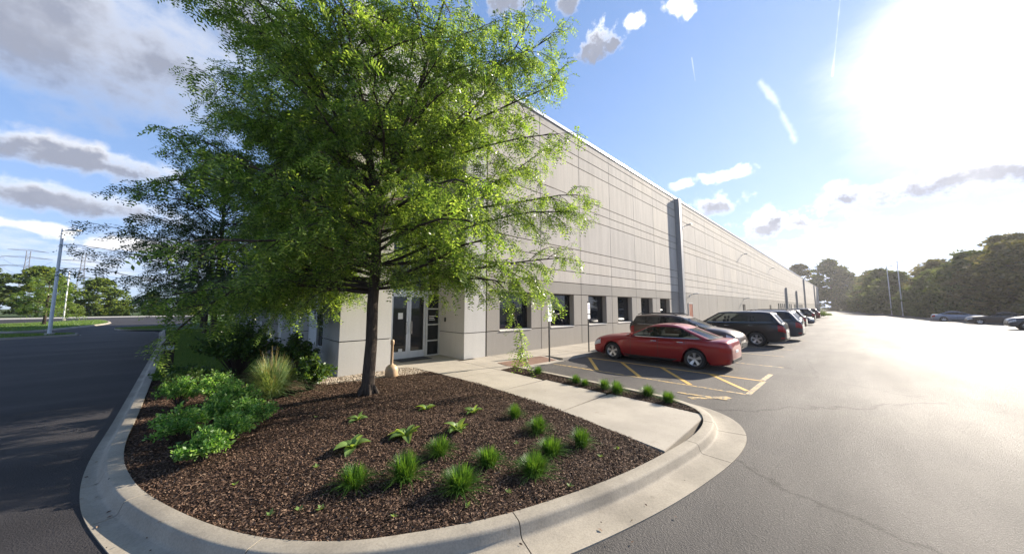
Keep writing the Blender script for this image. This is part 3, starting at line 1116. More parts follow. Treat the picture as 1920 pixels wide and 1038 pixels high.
nb = int((BX1 - B0) / BAY)
for k in range(nb):
    x0, x1 = B0 + BAY * k, B0 + BAY * (k + 1)
    far = k > 22
    near = k < 6
    if near:
        xc = (x0 + x1) / 2
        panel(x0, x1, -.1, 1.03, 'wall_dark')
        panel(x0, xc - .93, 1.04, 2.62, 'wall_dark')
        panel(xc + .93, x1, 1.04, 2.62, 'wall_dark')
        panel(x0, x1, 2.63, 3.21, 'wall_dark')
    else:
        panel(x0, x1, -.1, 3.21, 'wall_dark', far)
    for (z0, z1) in ROWS[1:]:
        panel(x0, x1, z0, z1, 'wall', far)
for mname, mb_ in far_mb.items():
    o = bpart(mb_, 'panel', mname)
    o['kind'] = 'stuff'
# coping
bpart(MB().box(7.99, BX1 + .1, WALL_Y - .05, WALL_Y + .45, TOP - .008, TOP + .16), 'coping', 'coping', bevel=.01)
# end wall of the far corner
bpart(MB().box(BX1, BX1 + .3, WALL_Y, WALL_Y + 40, -.1, TOP - .01), 'wall', 'wall')

# windows in the near bays
for k in range(6):
    xc = B0 + BAY * (k + .5)
    w = empty('window', (xc - BX0, 0, 0))
    w.parent = bld
    wo = (xc, WALL_Y, 0)
    gx0, gx1, z0, z1 = xc - .93, xc + .93, 1.04, 2.62
    MB().box(gx0 + .01, gx1 - .01, WALL_Y + .30, WALL_Y + .32, z0 + .03, z1 - .01).build('pane', M['glass'], w, off=wo)
    fr = MB()
    fr.box(gx0 + .004, gx0 + .05, WALL_Y + .26, WALL_Y + .33, z0 + .03, z1 - .004)
    fr.box(gx1 - .05, gx1 - .004, WALL_Y + .26, WALL_Y + .33, z0 + .03, z1 - .004)
    fr.box(gx0 + .05, gx1 - .05, WALL_Y + .262, WALL_Y + .33, z1 - .05, z1 - .005)
    fr.box(gx0 + .05, gx1 - .05, WALL_Y + .262, WALL_Y + .33, z0 + .03, z0 + .08)
    fr.build('frame', M['bronze'], w, off=wo)
    rv = MB()
    rv.box(gx0 - .03, gx0 - .001, WALL_Y + .05, WALL_Y + .34, z0, z1)
    rv.box(gx1 + .001, gx1 + .03, WALL_Y + .05, WALL_Y + .34, z0, z1)
    rv.box(gx0, gx1, WALL_Y + .05, WALL_Y + .34, z1 + .002, z1 + .03)
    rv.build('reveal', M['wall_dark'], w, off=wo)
    MB().add([(gx0 + .003, WALL_Y - .03, z0 - .03), (gx1 - .003, WALL_Y - .03, z0 - .03), (gx1 - .003, WALL_Y + .30, z0 - .03), (gx0 + .003, WALL_Y + .30, z0 - .03),
              (gx0 + .003, WALL_Y - .03, z0 - .004), (gx1 - .003, WALL_Y - .03, z0 - .004), (gx1 - .003, WALL_Y + .30, z0 + .035), (gx0 + .003, WALL_Y + .30, z0 + .035)],
             [(3, 2, 1, 0), (4, 5, 6, 7), (0, 1, 5, 4), (1, 2, 6, 5), (2, 3, 7, 6), (3, 0, 4, 7)]).build('sill', M['wall_white'], w, off=wo)

# pilaster, downspouts
bpart(MB().box(28.72, 29.22, WALL_Y - .38, WALL_Y - .001, -.02, TOP - .06), 'pilaster', 'pil', bevel=.015)
for xx in (96.5, 118.0, 143.0, 190.0):
    bpart(MB().box(xx, xx + .5, WALL_Y - .34, WALL_Y - .001, -.02, 6.4 if xx < 140 else TOP - .05), 'pilaster', 'pil')
# far windows
for i in range(16):
    xx = 84.0 + i * 3.0 + (4 if i > 7 else 0)
    w = empty('window', (xx - BX0, 0, 0))
    w.parent = bld
    MB().box(xx, xx + 1.3, WALL_Y - .012, WALL_Y - .006, 1.0, 2.7).build('pane', M['glass'], w, off=(xx, WALL_Y, 0))
    f = MB()
    f.box(xx - .08, xx - .001, WALL_Y - .03, WALL_Y - .002, .92, 2.78)
    f.box(xx + 1.301, xx + 1.38, WALL_Y - .03, WALL_Y - .002, .92, 2.78)
    f.build('frame', M['wall_white'], w, off=(xx, WALL_Y, 0))
# service doors with a lamp above them
def service_door(x, first):
    d = empty('door', (x - BX0, 0, 0))
    d.parent = bld
    do = (x, WALL_Y, 0)
    f = MB()
    f.box(x - .08, x - .001, WALL_Y - .05, WALL_Y - .003, .08, 2.35)
    f.box(x + 1.001, x + 1.08, WALL_Y - .05, WALL_Y - .003, .08, 2.35)
    f.box(x, x + 1.0, WALL_Y - .05, WALL_Y - .003, 2.27, 2.35)
    f.build('frame', M['wall_white'] if first else M['bronze'], d, off=do)
    MB().box(x + .003, x + .997, WALL_Y - .035, WALL_Y - .004, .09, 2.265).build('leaf', M['door_brown'] if first else M['bronze'], d, off=do, bevel=.004)
    MB().tube([(x + .12, WALL_Y - .04, 1.1), (x + .12, WALL_Y - .10, 1.1), (x + .24, WALL_Y - .10, 1.1)], .014, 6).build('handle', M['chrome'], d, off=do)


service_door(31.0, True)
service_door(52.5, False)
service_door(74.0, False)


def wall_lamp(x, z, lab):
    l = tag(empty('wall_lamp', (x, WALL_Y, z)), lab, 'wall lamp', 'lamps on brackets along the warehouse wall')
    MB().box(-.09, .09, -.02, -.001, -.12, .12).build('plate', M['galv'], l)
    MB().tube([(0, -.02, 0), (0, -.16, .10), (0, -.34, .12)], .03, 8).build('arm', M['galv'], l)
    h = MB()
    h.add([(-.14, -.30, .10), (.14, -.30, .10), (.12, -.72, .16), (-.12, -.72, .16), (-.12, -.32, .20), (.12, -.32, .20), (.09, -.70, .22), (-.09, -.70, .22)],
          [(3, 2, 1, 0), (4, 5, 6, 7), (0, 1, 5, 4), (1, 2, 6, 5), (2, 3, 7, 6), (3, 0, 4, 7)])
    hh = h.build('lamp_head', M['galv'], l, bevel=.01)
    MB().add([(-.10, -.34, .103), (.10, -.34, .103), (.085, -.66, .148), (-.085, -.66, .148)], [(0, 1, 2, 3)]).build('lens', M['lamp_clear'], hh)


wall_lamp(30.6, 9.1, 'flat grey lamp high on the warehouse wall, just beyond the pilaster')
wall_lamp(53.5, 9.1, 'flat grey lamp high on the warehouse wall, second beyond the pilaster')
wall_lamp(77.0, 9.1, 'flat grey lamp high on the warehouse wall, third beyond the pilaster')
wall_lamp(31.5, 3.0, 'small grey lamp low on the wall above the brown service door')
wall_lamp(53.0, 3.0, 'small grey lamp low on the wall above the second service door')

# corner entrance: two broad columns, header wall, recessed glazing
def panelled_col(x0, x1, y0, y1, name='column', mat='wall_white', zs=(-.1, 1.03, 3.75, 5.6, 7.9, 9.7, TOP - .02), faces='fl'):
    c = empty(name, (x0 - BX0, y0 - WALL_Y, 0))
    c.parent = bld
    co = (x0, y0, 0)
    MB().box(x0 + .03, x1 - .03, y0 + .03, y1 - .001, zs[0], zs[-1] - .02).build('core', M['joint'], c, off=co)
    for a, b in zip(zs[:-1], zs[1:]):
        # four-sided casing so that both visible faces carry the reveal
        MB().box(x0, x1, y0, y1 - .003, a + .012, b - .012).build('panel', M[mat], c, off=co, bevel=.008)
    return c


panelled_col(BX0, OX0, WALL_Y, DOOR_Y)
panelled_col(OX1, 7.93, WALL_Y, DOOR_Y)
bpart(MB().box(OX0 + .003, OX1 - .003, WALL_Y + .01, DOOR_Y - .01, OZ, TOP - .03), 'header_wall', 'wall_white')
bpart(MB().box(BX0 + .02, 7.97, WALL_Y + .03, WALL_Y + 40, TOP - .018, TOP - .006), 'roof', 'coping')
bpart(MB().box(BX0 - .05, 7.985, WALL_Y - .05, WALL_Y + .45, TOP - .004, TOP + .162), 'coping', 'coping', bevel=.01)
bpart(MB().box(BX0 - .05, BX0 + .4, WALL_Y + .452, WALL_Y + 43, TOP - .004, TOP + .162), 'coping', 'coping', bevel=.01)

ent = empty('entrance', (OX0 - BX0, DOOR_Y - WALL_Y, 0))
ent.parent = bld
eo = (OX0, DOOR_Y, 0)
# mullion grid
DZ = WALK_Z
xs_m = [OX0 + .003, 4.86, 6.30, OX1 - .003]          # sidelight | pair of doors | sidelight
fm = MB()
yf0, yf1 = DOOR_Y - .06, DOOR_Y + .06


def mull(x0, x1, z0, z1, nm='frame'):
    MB().box(x0, x1, yf0, yf1, z0, z1).build(nm, M['alu'], ent, off=eo, bevel=.004)


def pane(x0, x1, z0, z1, mat='glass'):
    MB().box(x0, x1, DOOR_Y - .01, DOOR_Y + .01, z0, z1).build('pane', M[mat], ent, off=eo)


mull(xs_m[0], xs_m[0] + .06, DZ, OZ)
mull(xs_m[3] - .06, xs_m[3], DZ, OZ)
mull(4.80, 4.88, DZ, OZ)
mull(6.29, 6.37, DZ, OZ)
cols = [(xs_m[0] + .06, 4.80), (4.88, 6.29), (6.37, xs_m[3] - .06)]
side_z = [DZ + .02, .68, 1.30, 1.92, 2.50]
upper_z = [2.62, 3.16, 4.4, 5.05, 6.3, 7.3, OZ]
for ci, (a, b) in enumerate(cols):
    if ci != 1:
        for z0, z1 in zip(side_z[:-1], side_z[1:]):
            MB().box(a + .001, b - .001, yf0 + .01, yf1 - .01, z0 - .02, z0 + .025).build('rail', M['alu'], ent, off=eo)
            pane(a, b, z0 + .026, z1 - .021)
    MB().box(a + .001, b - .001, yf0 + .005, yf1 - .005, 2.48, 2.62).build('rail', M['alu'], ent, off=eo)
    for z0, z1 in zip(upper_z[:-1], upper_z[1:]):
        if ci == 1:
            mid = (a + b) / 2
            MB().box(mid - .025, mid + .025, yf0 + .01, yf1 - .01, z0 + .001, z1 - .031).build('frame', M['alu'], ent, off=eo)
            pane(a, mid - .026, z0 + .001, z1 - .031, 'glass' if z0 < 4 else 'glass_blue')
            pane(mid + .026, b, z0 + .001, z1 - .031, 'glass' if z0 < 4 else 'glass_blue')
        else:
            pane(a, b, z0 + .001, z1 - .031, 'glass' if z0 < 4 else 'glass_blue')
        MB().box(a + .001, b - .001, yf0 + .008, yf1 - .008, z1 - .03, z1 + .0).build('rail', M['alu'], ent, off=eo)
# two glazed doors
mid = (4.88 + 6.29) / 2
for (a, b, hx) in ((4.89, mid - .004, mid - .10), (mid + .004, 6.28, mid + .10)):
    dd = empty('door', (a - OX0, 0, 0))
    dd.parent = ent
    do = (a, DOOR_Y, 0)
    f = MB()
    f.box(a, a + .085, yf0 + .02, yf1 - .02, DZ + .01, 2.475)
    f.box(b - .085, b, yf0 + .02, yf1 - .02, DZ + .01, 2.475)
    f.box(a + .085, b - .085, yf0 + .021, yf1 - .021, DZ + .01, DZ + .26)
    f.box(a + .085, b - .085, yf0 + .021, yf1 - .021, 2.38, 2.474)
    f.build('leaf_frame', M['alu'], dd, off=do)
    MB().box(a + .085, b - .085, DOOR_Y - .008, DOOR_Y + .008, DZ + .26, 2.38).build('pane', M['glass'], dd, off=do)
    MB().tube([(hx, yf0 + .02, 1.0), (hx, yf0 - .05, 1.0), (hx, yf0 - .05, 1.45), (hx, yf0 + .02, 1.45)], .014, 8).build('handle', M['chrome'], dd, off=do, sm=60)
# notices on the glass, card reader, house number
bpart(MB().box(5.18, 5.36, DOOR_Y - .014, DOOR_Y - .0095, 1.55, 1.78), 'notice', 'sign_white')
bpart(MB().box(5.2, 5.34, DOOR_Y - .075, DOOR_Y - .045, .37, .47), 'notice', 'sign_white')
for k, w_ in enumerate((.30, .22, .26)):
    bpart(MB().box(6.45, 6.45 + w_, DOOR_Y - .013, DOOR_Y - .0102, 1.62 - k * .07, 1.645 - k * .07), 'lettering', 'sign_white')
bpart(MB().box(OX1 - .035, OX1 - .001, 11.0, 11.09, 1.42, 1.58), 'card_reader', 'black', bevel=.006)
fc = bpy.data.curves.new('house_number', 'FONT')
fc.body = '2'
fc.size = .16
fc.extrude = .006
fo = bpy.data.objects.new('house_number', fc)
fo.data.materials.append(M['black'])
fm_ = bpy.data.meshes.new_from_object(fo)
bpy.data.objects.remove(fo)
fo = bpy.data.objects.new('house_number', fm_)
link(fo, bld)
fo.location = (OX1 - .008 - BX0, 11.2 - WALL_Y, 2.18)
fo.rotation_euler = (R(90), 0, R(-90))

# ceiling of the recess and floor mat
bpart(MB().box(5.0, 6.2, 10.75, 11.4, WALK_Z + .003, WALK_Z + .014), 'door_mat', 'black')

# left facade, in shade: pale pilasters, dark glazing between, plain wall to the far end
LX = BX0
FY = [DOOR_Y + .002, 16.3, 20.2, 26.5, 32.0, 40.0, 51.0]
lc = MB().box(LX + .55, LX + 3.0, DOOR_Y + .2, 51.0, -.1, TOP - .02)
bpart(lc, 'core_wall', 'joint')
pil_y = [15.2, 19.0, 22.8, 26.6, 30.4, 34.2]
prev = DOOR_Y
for py in pil_y:
    # glazed bay from prev to py
    wnd = empty('window', (0, prev - WALL_Y, 0))
    wnd.parent = bld
    wo = (LX, prev, 0)
    y0, y1 = prev + .01, py - .01
    solid = 1.3
    for (za, zb) in ((-.1, .55), (2.75, 4.1), (6.4, TOP - .03)):
        MB().box(LX + .36, LX + .56, y0 + .001, y1, za, zb).build('spandrel', M['wall_dark' if za < 1 else 'wall_white'], wnd, off=wo)
    for (za, zb) in ((.55, 2.75), (4.1, 6.4)):
        MB().box(LX + .365, LX + .555, y1 - solid, y1 - .002, za + .002, zb - .002).build('wall_panel', M['wall_white'], wnd, off=wo, bevel=.006)
        yy = np.linspace(y0, y1 - solid, 4)
        for a, b in zip(yy[:-1], yy[1:]):
            zz_ = np.linspace(za, zb, 4)
            for c_, d_ in zip(zz_[:-1], zz_[1:]):
                MB().box(LX + .44, LX + .455, a + .02, b - .02, c_ + .02, d_ - .02).build('pane', M['glass'], wnd, off=wo)
        g = MB()
        for a in yy:
            g.box(LX + .41, LX + .48, a - .0195, a + .0195, za + .003, zb - .003)
        for c_ in np.linspace(za, zb, 4):
            g.box(LX + .412, LX + .478, y0 + .02, y1 - solid - .02, c_ - .0195, c_ + .0195)
        g.build('frame', M['alu'], wnd, off=wo)
    panelled_col(LX + .02, LX + .7, py, py + .75, 'pilaster', 'wall_white')
    prev = py + .75
MB_l = MB().box(LX + .02, LX + .5, prev + .01, 51.0, 3.21, TOP - .02)
bpart(MB_l, 'wall', 'wall')
bpart(MB().box(LX + .02, LX + .5, prev + .01, 51.0, -.1, 3.2), 'wall', 'wall_dark')
bpart(MB().box(LX + .02, LX + .6, 51.0, 51.4, -.1, TOP - .03), 'wall', 'wall')

# ------------------------------------------------------------------ trees
class Tree:
    """limb skeleton as tapered tubes, twigs that carry pinnate leaves"""

    def __init__(s, seed):
        s.r = random.Random(seed)
        s.nr = np.random.RandomState(seed)
        s.wood = MB()
        s.lp = []       # leaf base
        s.ld = []       # twig direction there

    def grow(s, p, d, L, r0, n, wob, trop, r1=None):
        """returns points and directions along a limb; trop(t) = vertical pull"""
        p = Vector(p)
        d = Vector(d).normalized()
        pts, dirs, rad = [p.copy()], [d.copy()], [r0]
        r1 = r0 * 0.3 if r1 is None else r1
        for i in range(n):
            t = (i + 1) / n
            d = d + Vector((s.r.gauss(0, wob), s.r.gauss(0, wob), s.r.gauss(0, wob) + trop(t)))
            d.normalize()
            p = p + d * (L / n)
            pts.append(p.copy())
            dirs.append(d.copy())
            rad.append(r0 + (r1 - r0) * t)
        return pts, dirs, rad

    @staticmethod
    def at(pts, dirs, t):
        f = t * (len(pts) - 1)
        i = min(int(f), len(pts) - 2)
        return pts[i].lerp(pts[i + 1], f - i), dirs[i].lerp(dirs[i + 1], f - i).normalized()

    def side_dir(s, d, sign, spread, up):
        h = Vector((-d.y, d.x, 0))
        if h.length < .05:
            a = s.r.uniform(0, 6.28)
            h = Vector((math.cos(a), math.sin(a), 0))
        h.normalize()
        return (d * (1 - spread) + h * sign * spread + Vector((0, 0, up))).normalized()

    def limb(s, p, d, L, r0, sec_gap=.26, ter_gap=.17, leaf_gap=.072, droop=-.10, start=.2, secL=.36):
        pts, dirs, rad = s.grow(p, d, L, r0, 10, .07, lambda t: .05 if t < .35 else droop * t)
        s.wood.tube(pts, rad, 7 if r0 > .03 else 5)
        t = start
        sg = s.r.choice((-1, 1))
        while t < 1.0:
            q, dd = s.at(pts, dirs, t)
            sl = max(.35, L * secL * (1.15 - .75 * t) * s.r.uniform(.65, 1.25))
            s.secondary(q, s.side_dir(dd, sg, s.r.uniform(.25, .75), s.r.uniform(-.45, .50)), sl, max(.006, r0 * .3), ter_gap, leaf_gap)
            sg = -sg
            t += sec_gap * s.r.uniform(.7, 1.3) / L
        s.secondary(pts[-1], dirs[-1], .55, .006, ter_gap, leaf_gap)
        return pts, dirs

    def secondary(s, p, d, L, r0, ter_gap, leaf_gap):
        pts, dirs, rad = s.grow(p, d, L, r0, 6, .10, lambda t: -.24 * t, .004)
        s.wood.tube(pts, rad, 4, False)
        t = .16
        sg = s.r.choice((-1, 1))
        while t < 1.0:
            q, dd = s.at(pts, dirs, t)
            tl = s.r.uniform(.22, .50) * (1.1 - .4 * t)
            s.twig(q, s.side_dir(dd, sg, s.r.uniform(.3, .75), s.r.uniform(-.60, .35)), tl, leaf_gap)
            sg = -sg
            t += ter_gap * s.r.uniform(.7, 1.3) / L
        s.leaves(pts, dirs, .3, leaf_gap * 1.1)

    def twig(s, p, d, L, leaf_gap):
        pts, dirs, rad = s.grow(p, d, L, .004, 3, .14, lambda t: -.14 * t, .002)
        s.wood.tube(pts, rad, 3, False)
        s.leaves(pts, dirs, .12, leaf_gap)

    def leaves(s, pts, dirs, t0, gap):
        L = sum((b - a).length for a, b in zip(pts[:-1], pts[1:]))
        n = max(1, int(L * (1 - t0) / gap))
        for i in range(n):
            q, dd = s.at(pts, dirs, min(.999, t0 + (1 - t0) * (i + s.r.random()) / n))
            s.lp.append(tuple(q))
            s.ld.append(tuple(dd))

    def crown_mesh(s, name, mat, pairs=5, size=.20, ll=.055, lw=.02, droop=.5, off=(0, 0, 0)):
        P = np.array(s.lp) - np.array(off)
        D = np.array(s.ld)
        n = len(P)
        r = s.nr
        a = r.uniform(0, 2 * np.pi, n)
        lat = np.stack([np.cos(a), np.sin(a), r.uniform(-.2, .35, n)], 1)
        A = D * .55 + lat * .9 + np.array([0, 0, -1.0]) * (droop * r.uniform(.2, 1.2, n))[:, None]
        A /= np.linalg.norm(A, axis=1, keepdims=True)
        up = np.array([0, 0, 1.0]) + r.normal(0, .35, (n, 3))
        B = np.cross(A, up)
        B /= np.linalg.norm(B, axis=1, keepdims=True) + 1e-9
        C = np.cross(B, A)
        S = size * r.uniform(.6, 1.25, n)
        out = []
        for k in range(pairs):
            t = (k + .6) / pairs
            base = P + A * (S * t)[:, None] - np.array([0, 0, 1.0]) * (S * .35 * t * t)[:, None]
            for sg in (-1, 1):
                ax = B * sg * .88 + A * .42 + C * r.normal(0, .22, n)[:, None]
                ax /= np.linalg.norm(ax, axis=1, keepdims=True)
                wv = np.cross(ax, C + r.normal(0, .25, (n, 3)))
                wv /= np.linalg.norm(wv, axis=1, keepdims=True) + 1e-9
                l_ = (ll * S / size * (1.1 - .35 * abs(t - .45)))[:, None]
                w_ = lw * (S / size)[:, None]
                out.append(np.stack([base, base + ax * l_ * .5 + wv * w_ * .5, base + ax * l_, base + ax * l_ * .5 - wv * w_ * .5], 1))
        V = np.stack(out, 1).reshape(-1, 3)
        q = np.arange(len(V)).reshape(-1, 4)
        return npmesh(name, V, q, mat)


def finish_tree(t, name, loc, label, cat='tree', mat='leaf', bark='bark', group=None, **kw):
    root = tag(empty(name, loc), label, cat, group)
    t.wood.build('trunk', M[bark], root, sm=60, off=loc)
    add_mesh('crown', t.crown_mesh('crown', M[mat], off=loc, **kw), root)
    return root


# --- the big honey locust in the bed
def main_tree():
    t = Tree(3)
    r = t.r
    bx, by = 2.62, 7.16
    base = Vector((bx, by, .05))
    trunk = [base, base + Vector((0, 0, .12)), base + Vector((0, .01, .45)), base + Vector((.03, 0, 1.2)), base + Vector((.03, .02, 2.0)), base + Vector((.06, .0, 2.9)), base + Vector((.06, .02, 3.7)), base + Vector((.08, .0, 4.25))]
    t.wood.tube(trunk, [.165, .142, .128, .118, .114, .106, .096, .085], 14)
    # root flare
    for k in range(6):
        a = k * 1.05 + .3
        e = base + Vector((math.cos(a) * .20, math.sin(a) * .20, .02))
        t.wood.tube([base + Vector((math.cos(a) * .10, math.sin(a) * .10, .32)), base + Vector((math.cos(a) * .2, math.sin(a) * .2, .13)), e], [.035, .04, .015], 6)
    fork = trunk[-1]
    cam2 = Vector((-bx, -by, 0)).normalized()
    leaders = []
    for (dx, dy, dz, L, rr) in ((.10, -.22, 1, 6.0, .085), (-.16, .16, 1, 5.8, .08), (.30, .18, 1, 5.2, .07), (-.20, -.12, 1, 5.4, .06)):
        p, d, rad = t.grow(fork - Vector((0, 0, .35 if dz else 0)), (dx, dy, dz), L, rr, 12, .035, lambda u: .02, .012)
        t.wood.tube(p, rad, 9)
        leaders.append((p, d, L))

    def clipL(dirv, L):
        h = Vector((dirv.x, dirv.y, 0))
        if h.length > 1e-3:
            h.normalize()
        c = h.dot(cam2)
        return L * (1 - .50 * max(0, c) ** 1.2)
    def reach(p, dirv, L):
        # crown as wide as in the photograph: shorten limbs that would run past its outline
        for _ in range(30):
            e = Vector(p) + dirv * L * .97
            a_ = math.degrees(math.atan2(e.y, e.x) - CAM_YAW)
            lim = 48.5 if e.z < 3.6 else (47.5 if e.z < 6.5 else 49.5)
            if math.hypot(e.x, e.y) < 7.0:
                lim -= 4.0
            if -10.5 < a_ < lim and math.hypot(e.x, e.y) > 3.6:
                break
            L *= .93
        return L
    # low tier from the trunk
    k = 0
    a = .4
    z = 2.3
    while z < 4.2:
        a += 2.4 + r.uniform(-.35, .35)
        p, d = Tree.at(trunk, [Vector((0, 0, 1))] * len(trunk), min(.99, (z + 1.2) / 5.6))
        p = Vector((bx + .05, by, z))
        e = r.uniform(.06, .38)
        dirv = Vector((math.cos(a) * math.cos(e), math.sin(a) * math.cos(e), math.sin(e)))
        t.limb(p, dirv, reach(p, dirv, clipL(dirv, r.uniform(4.3, 5.4))), .042, sec_gap=.25, droop=-.12, start=.2, secL=.30)
        z += .15
    # short inner shoots that clothe the trunk between the big limbs
    for k in range(15):
        a = k * 2.4 + r.uniform(-.4, .4)
        e = r.uniform(-.15, .5)
        dirv = Vector((math.cos(a) * math.cos(e), math.sin(a) * math.cos(e), math.sin(e)))
        t.limb(Vector((bx + .05, by, 2.35 + 2.2 * k / 15)), dirv, r.uniform(1.0, 2.1), .016, sec_gap=.22, droop=-.16, start=.2, secL=.45)
    # limbs from the leaders
    for (p, d, L) in leaders:
        u = .10
        a = r.uniform(0, 6.28)
        while u < .97:
            q, dd = Tree.at(p, d, u)
            a += 2.4 + r.uniform(-.5, .5)
            e = r.uniform(.30, .75)
            dirv = Vector((math.cos(a) * math.cos(e), math.sin(a) * math.cos(e), math.sin(e)))
            LL = r.uniform(3.7, 5.0) * (1.05 - .55 * u)
            t.limb(q, dirv, reach(q, dirv, clipL(dirv, LL)), .034 * (1.1 - .6 * u), sec_gap=.27, droop=-.05, start=.16)
            u += .062 * r.uniform(.8, 1.2)
    # outliers that set the silhouette: towards the wall on the right, towards the lane on the left
    rt = Vector((.7226, -.6912, 0))
    fw = Vector((.6912, .7226, 0))
    for (z0, ang, fwd, L, dr) in ((3.4, .45, .35, 5.4, -.03), (4.5, .52, .25, 5.6, -.04), (5.2, .30, .1, 5.0, -.05), (2.9, .28, .2, 4.9, -.08), (2.5, .05, .1, 4.6, -.05), (5.8, .62, .2, 5.2, -.03),
                                  (2.4, .10, -.05, 2.9, -.13)):
        dirv = (rt + fw * fwd).normalized() * math.cos(ang) + Vector((0, 0, math.sin(ang)))
        t.limb(Vector((bx + .06, by, z0)), dirv, reach(Vector((bx, by, z0)), dirv, L), .04, droop=dr, start=.25)
    for (z0, ang, fwd, L, dr) in ((4.4, .55, .45, 6.4, -.03), (4.0, .36, .5, 5.9, -.05), (3.4, .22, .6, 6.0, -.06), (2.9, .12, .55, 5.9, -.07), (2.5, .08, .2, 4.6, -.07), (2.35, .04, .75, 5.2, -.06), (3.2, .3, .3, 4.8, -.05), (5.0, .45, .3, 5.0, -.04), (2.4, .12, -.1, 4.2, -.13), (2.45, .02, .35, 4.6, -.12), (3.6, .15, .8, 6.0, -.05), (4.2, .25, .7, 6.0, -.05), (3.1, .12, .35, 5.2, -.06), (2.7, .18, .45, 5.6, -.06), (3.8, .3, .4, 5.6, -.05), (4.6, .4, .6, 6.0, -.04), (2.6, .02, .5, 5.2, -.04), (5.4, .5, .55, 6.2, -.03), (4.8, .32, .9, 6.2, -.04), (6.0, .5, .5, 5.4, -.04), (2.9, .05, .9, 5.6, -.07)):
        dirv = (-rt + fw * fwd).normalized() * math.cos(ang) + Vector((0, 0, math.sin(ang)))
        t.limb(Vector((bx + .0, by, z0)), dirv, reach(Vector((bx, by, z0)), dirv, L), .045, droop=dr, start=.22, secL=.30)
    # long airy limbs at the upper left
    for (z0, ang, fwd, L) in ((5.0, .60, .42, 7.0), (5.6, .72, .25, 6.2)):
        dirv = (-rt + fw * fwd).normalized() * math.cos(ang) + Vector((0, 0, math.sin(ang)))
        t.limb(Vector((bx - .1, by, z0)), dirv, L, .035, droop=-.03, start=.25, secL=.22)
    # the thin hanging shoot in front of the right column, on a bare stem from the trunk
    q = Vector((bx, by, 2.6)) + rt * 2.6 + fw * .3
    t.wood.tube([Vector((bx + .05, by, 2.45)), Vector((bx, by, 2.75)) + rt * .9 + fw * .1, Vector((bx, by, 2.78)) + rt * 1.8 + fw * .2, q], [.03, .022, .016, .012], 6)
    p, d, rad = t.grow(q, rt * .5 + Vector((0, 0, -.3)), 1.9, .012, 8, .06, lambda u: -.35, .004)
    t.wood.tube(p, rad, 5)
    for i in range(9):
        qq, dd = Tree.at(p, d, .25 + .75 * i / 9)
        t.twig(qq, t.side_dir(dd, (-1) ** i, .6, -.3), .25, .05)
    for i in range(5):
        qq, dd = Tree.at(p, d, .86 + .14 * r.random())
        t.twig(qq, Vector((r.gauss(0, 1), r.gauss(0, 1), -.7)).normalized(), .28, .05)
    print('main tree leaves', len(t.lp), flush=True)
    return finish_tree(t, 'honey_locust_tree', tuple(base), 'large bright green feathery-leaved tree standing in the mulch bed before the entrance', pairs=6, size=.245, ll=.074, lw=.029, droop=.9)


main_tree()


# --- young trees along the left facade: the building's shade is also put into their leaf colour
def street_tree(loc, H, spread, seed, label, group, dens=1.0, cl=1.4, mat='leaf_shade', name='locust_tree'):
    t = Tree(seed)
    r = t.r
    b = Vector(loc)
    tr = [b, b + Vector((0, 0, .15)), b + Vector((.03, 0, H * .22)), b + Vector((.05, .04, H * .5)), b + Vector((0, .1, H * .93))]
    t.wood.tube(tr, [.17, .13, .105, .08, .015], 10)
    n = int(46 * dens)
    for k in range(n):
        u = k / n
        z = H * (.22 + .70 * u)
        a = k * 2.4 + r.uniform(-.3, .3)
        e = .05 + .7 * u
        L = spread * (1 - .62 * u ** 1.6) * r.uniform(.75, 1.15)
        t.limb(b + Vector((.03, .02, z)), (math.cos(a) * math.cos(e), math.sin(a) * math.cos(e), math.sin(e)), L, .03, sec_gap=.34, ter_gap=.22, leaf_gap=.10, droop=-.06, start=.15)
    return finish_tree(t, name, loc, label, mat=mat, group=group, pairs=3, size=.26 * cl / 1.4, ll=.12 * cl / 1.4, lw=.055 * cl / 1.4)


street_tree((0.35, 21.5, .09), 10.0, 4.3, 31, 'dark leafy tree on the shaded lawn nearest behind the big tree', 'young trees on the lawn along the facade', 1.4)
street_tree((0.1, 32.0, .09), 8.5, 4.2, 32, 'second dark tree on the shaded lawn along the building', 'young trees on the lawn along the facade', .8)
street_tree((-0.1, 43.0, .09), 8.5, 4.2, 33, 'farthest dark tree on the shaded lawn along the building', 'young trees on the lawn along the facade', .7)


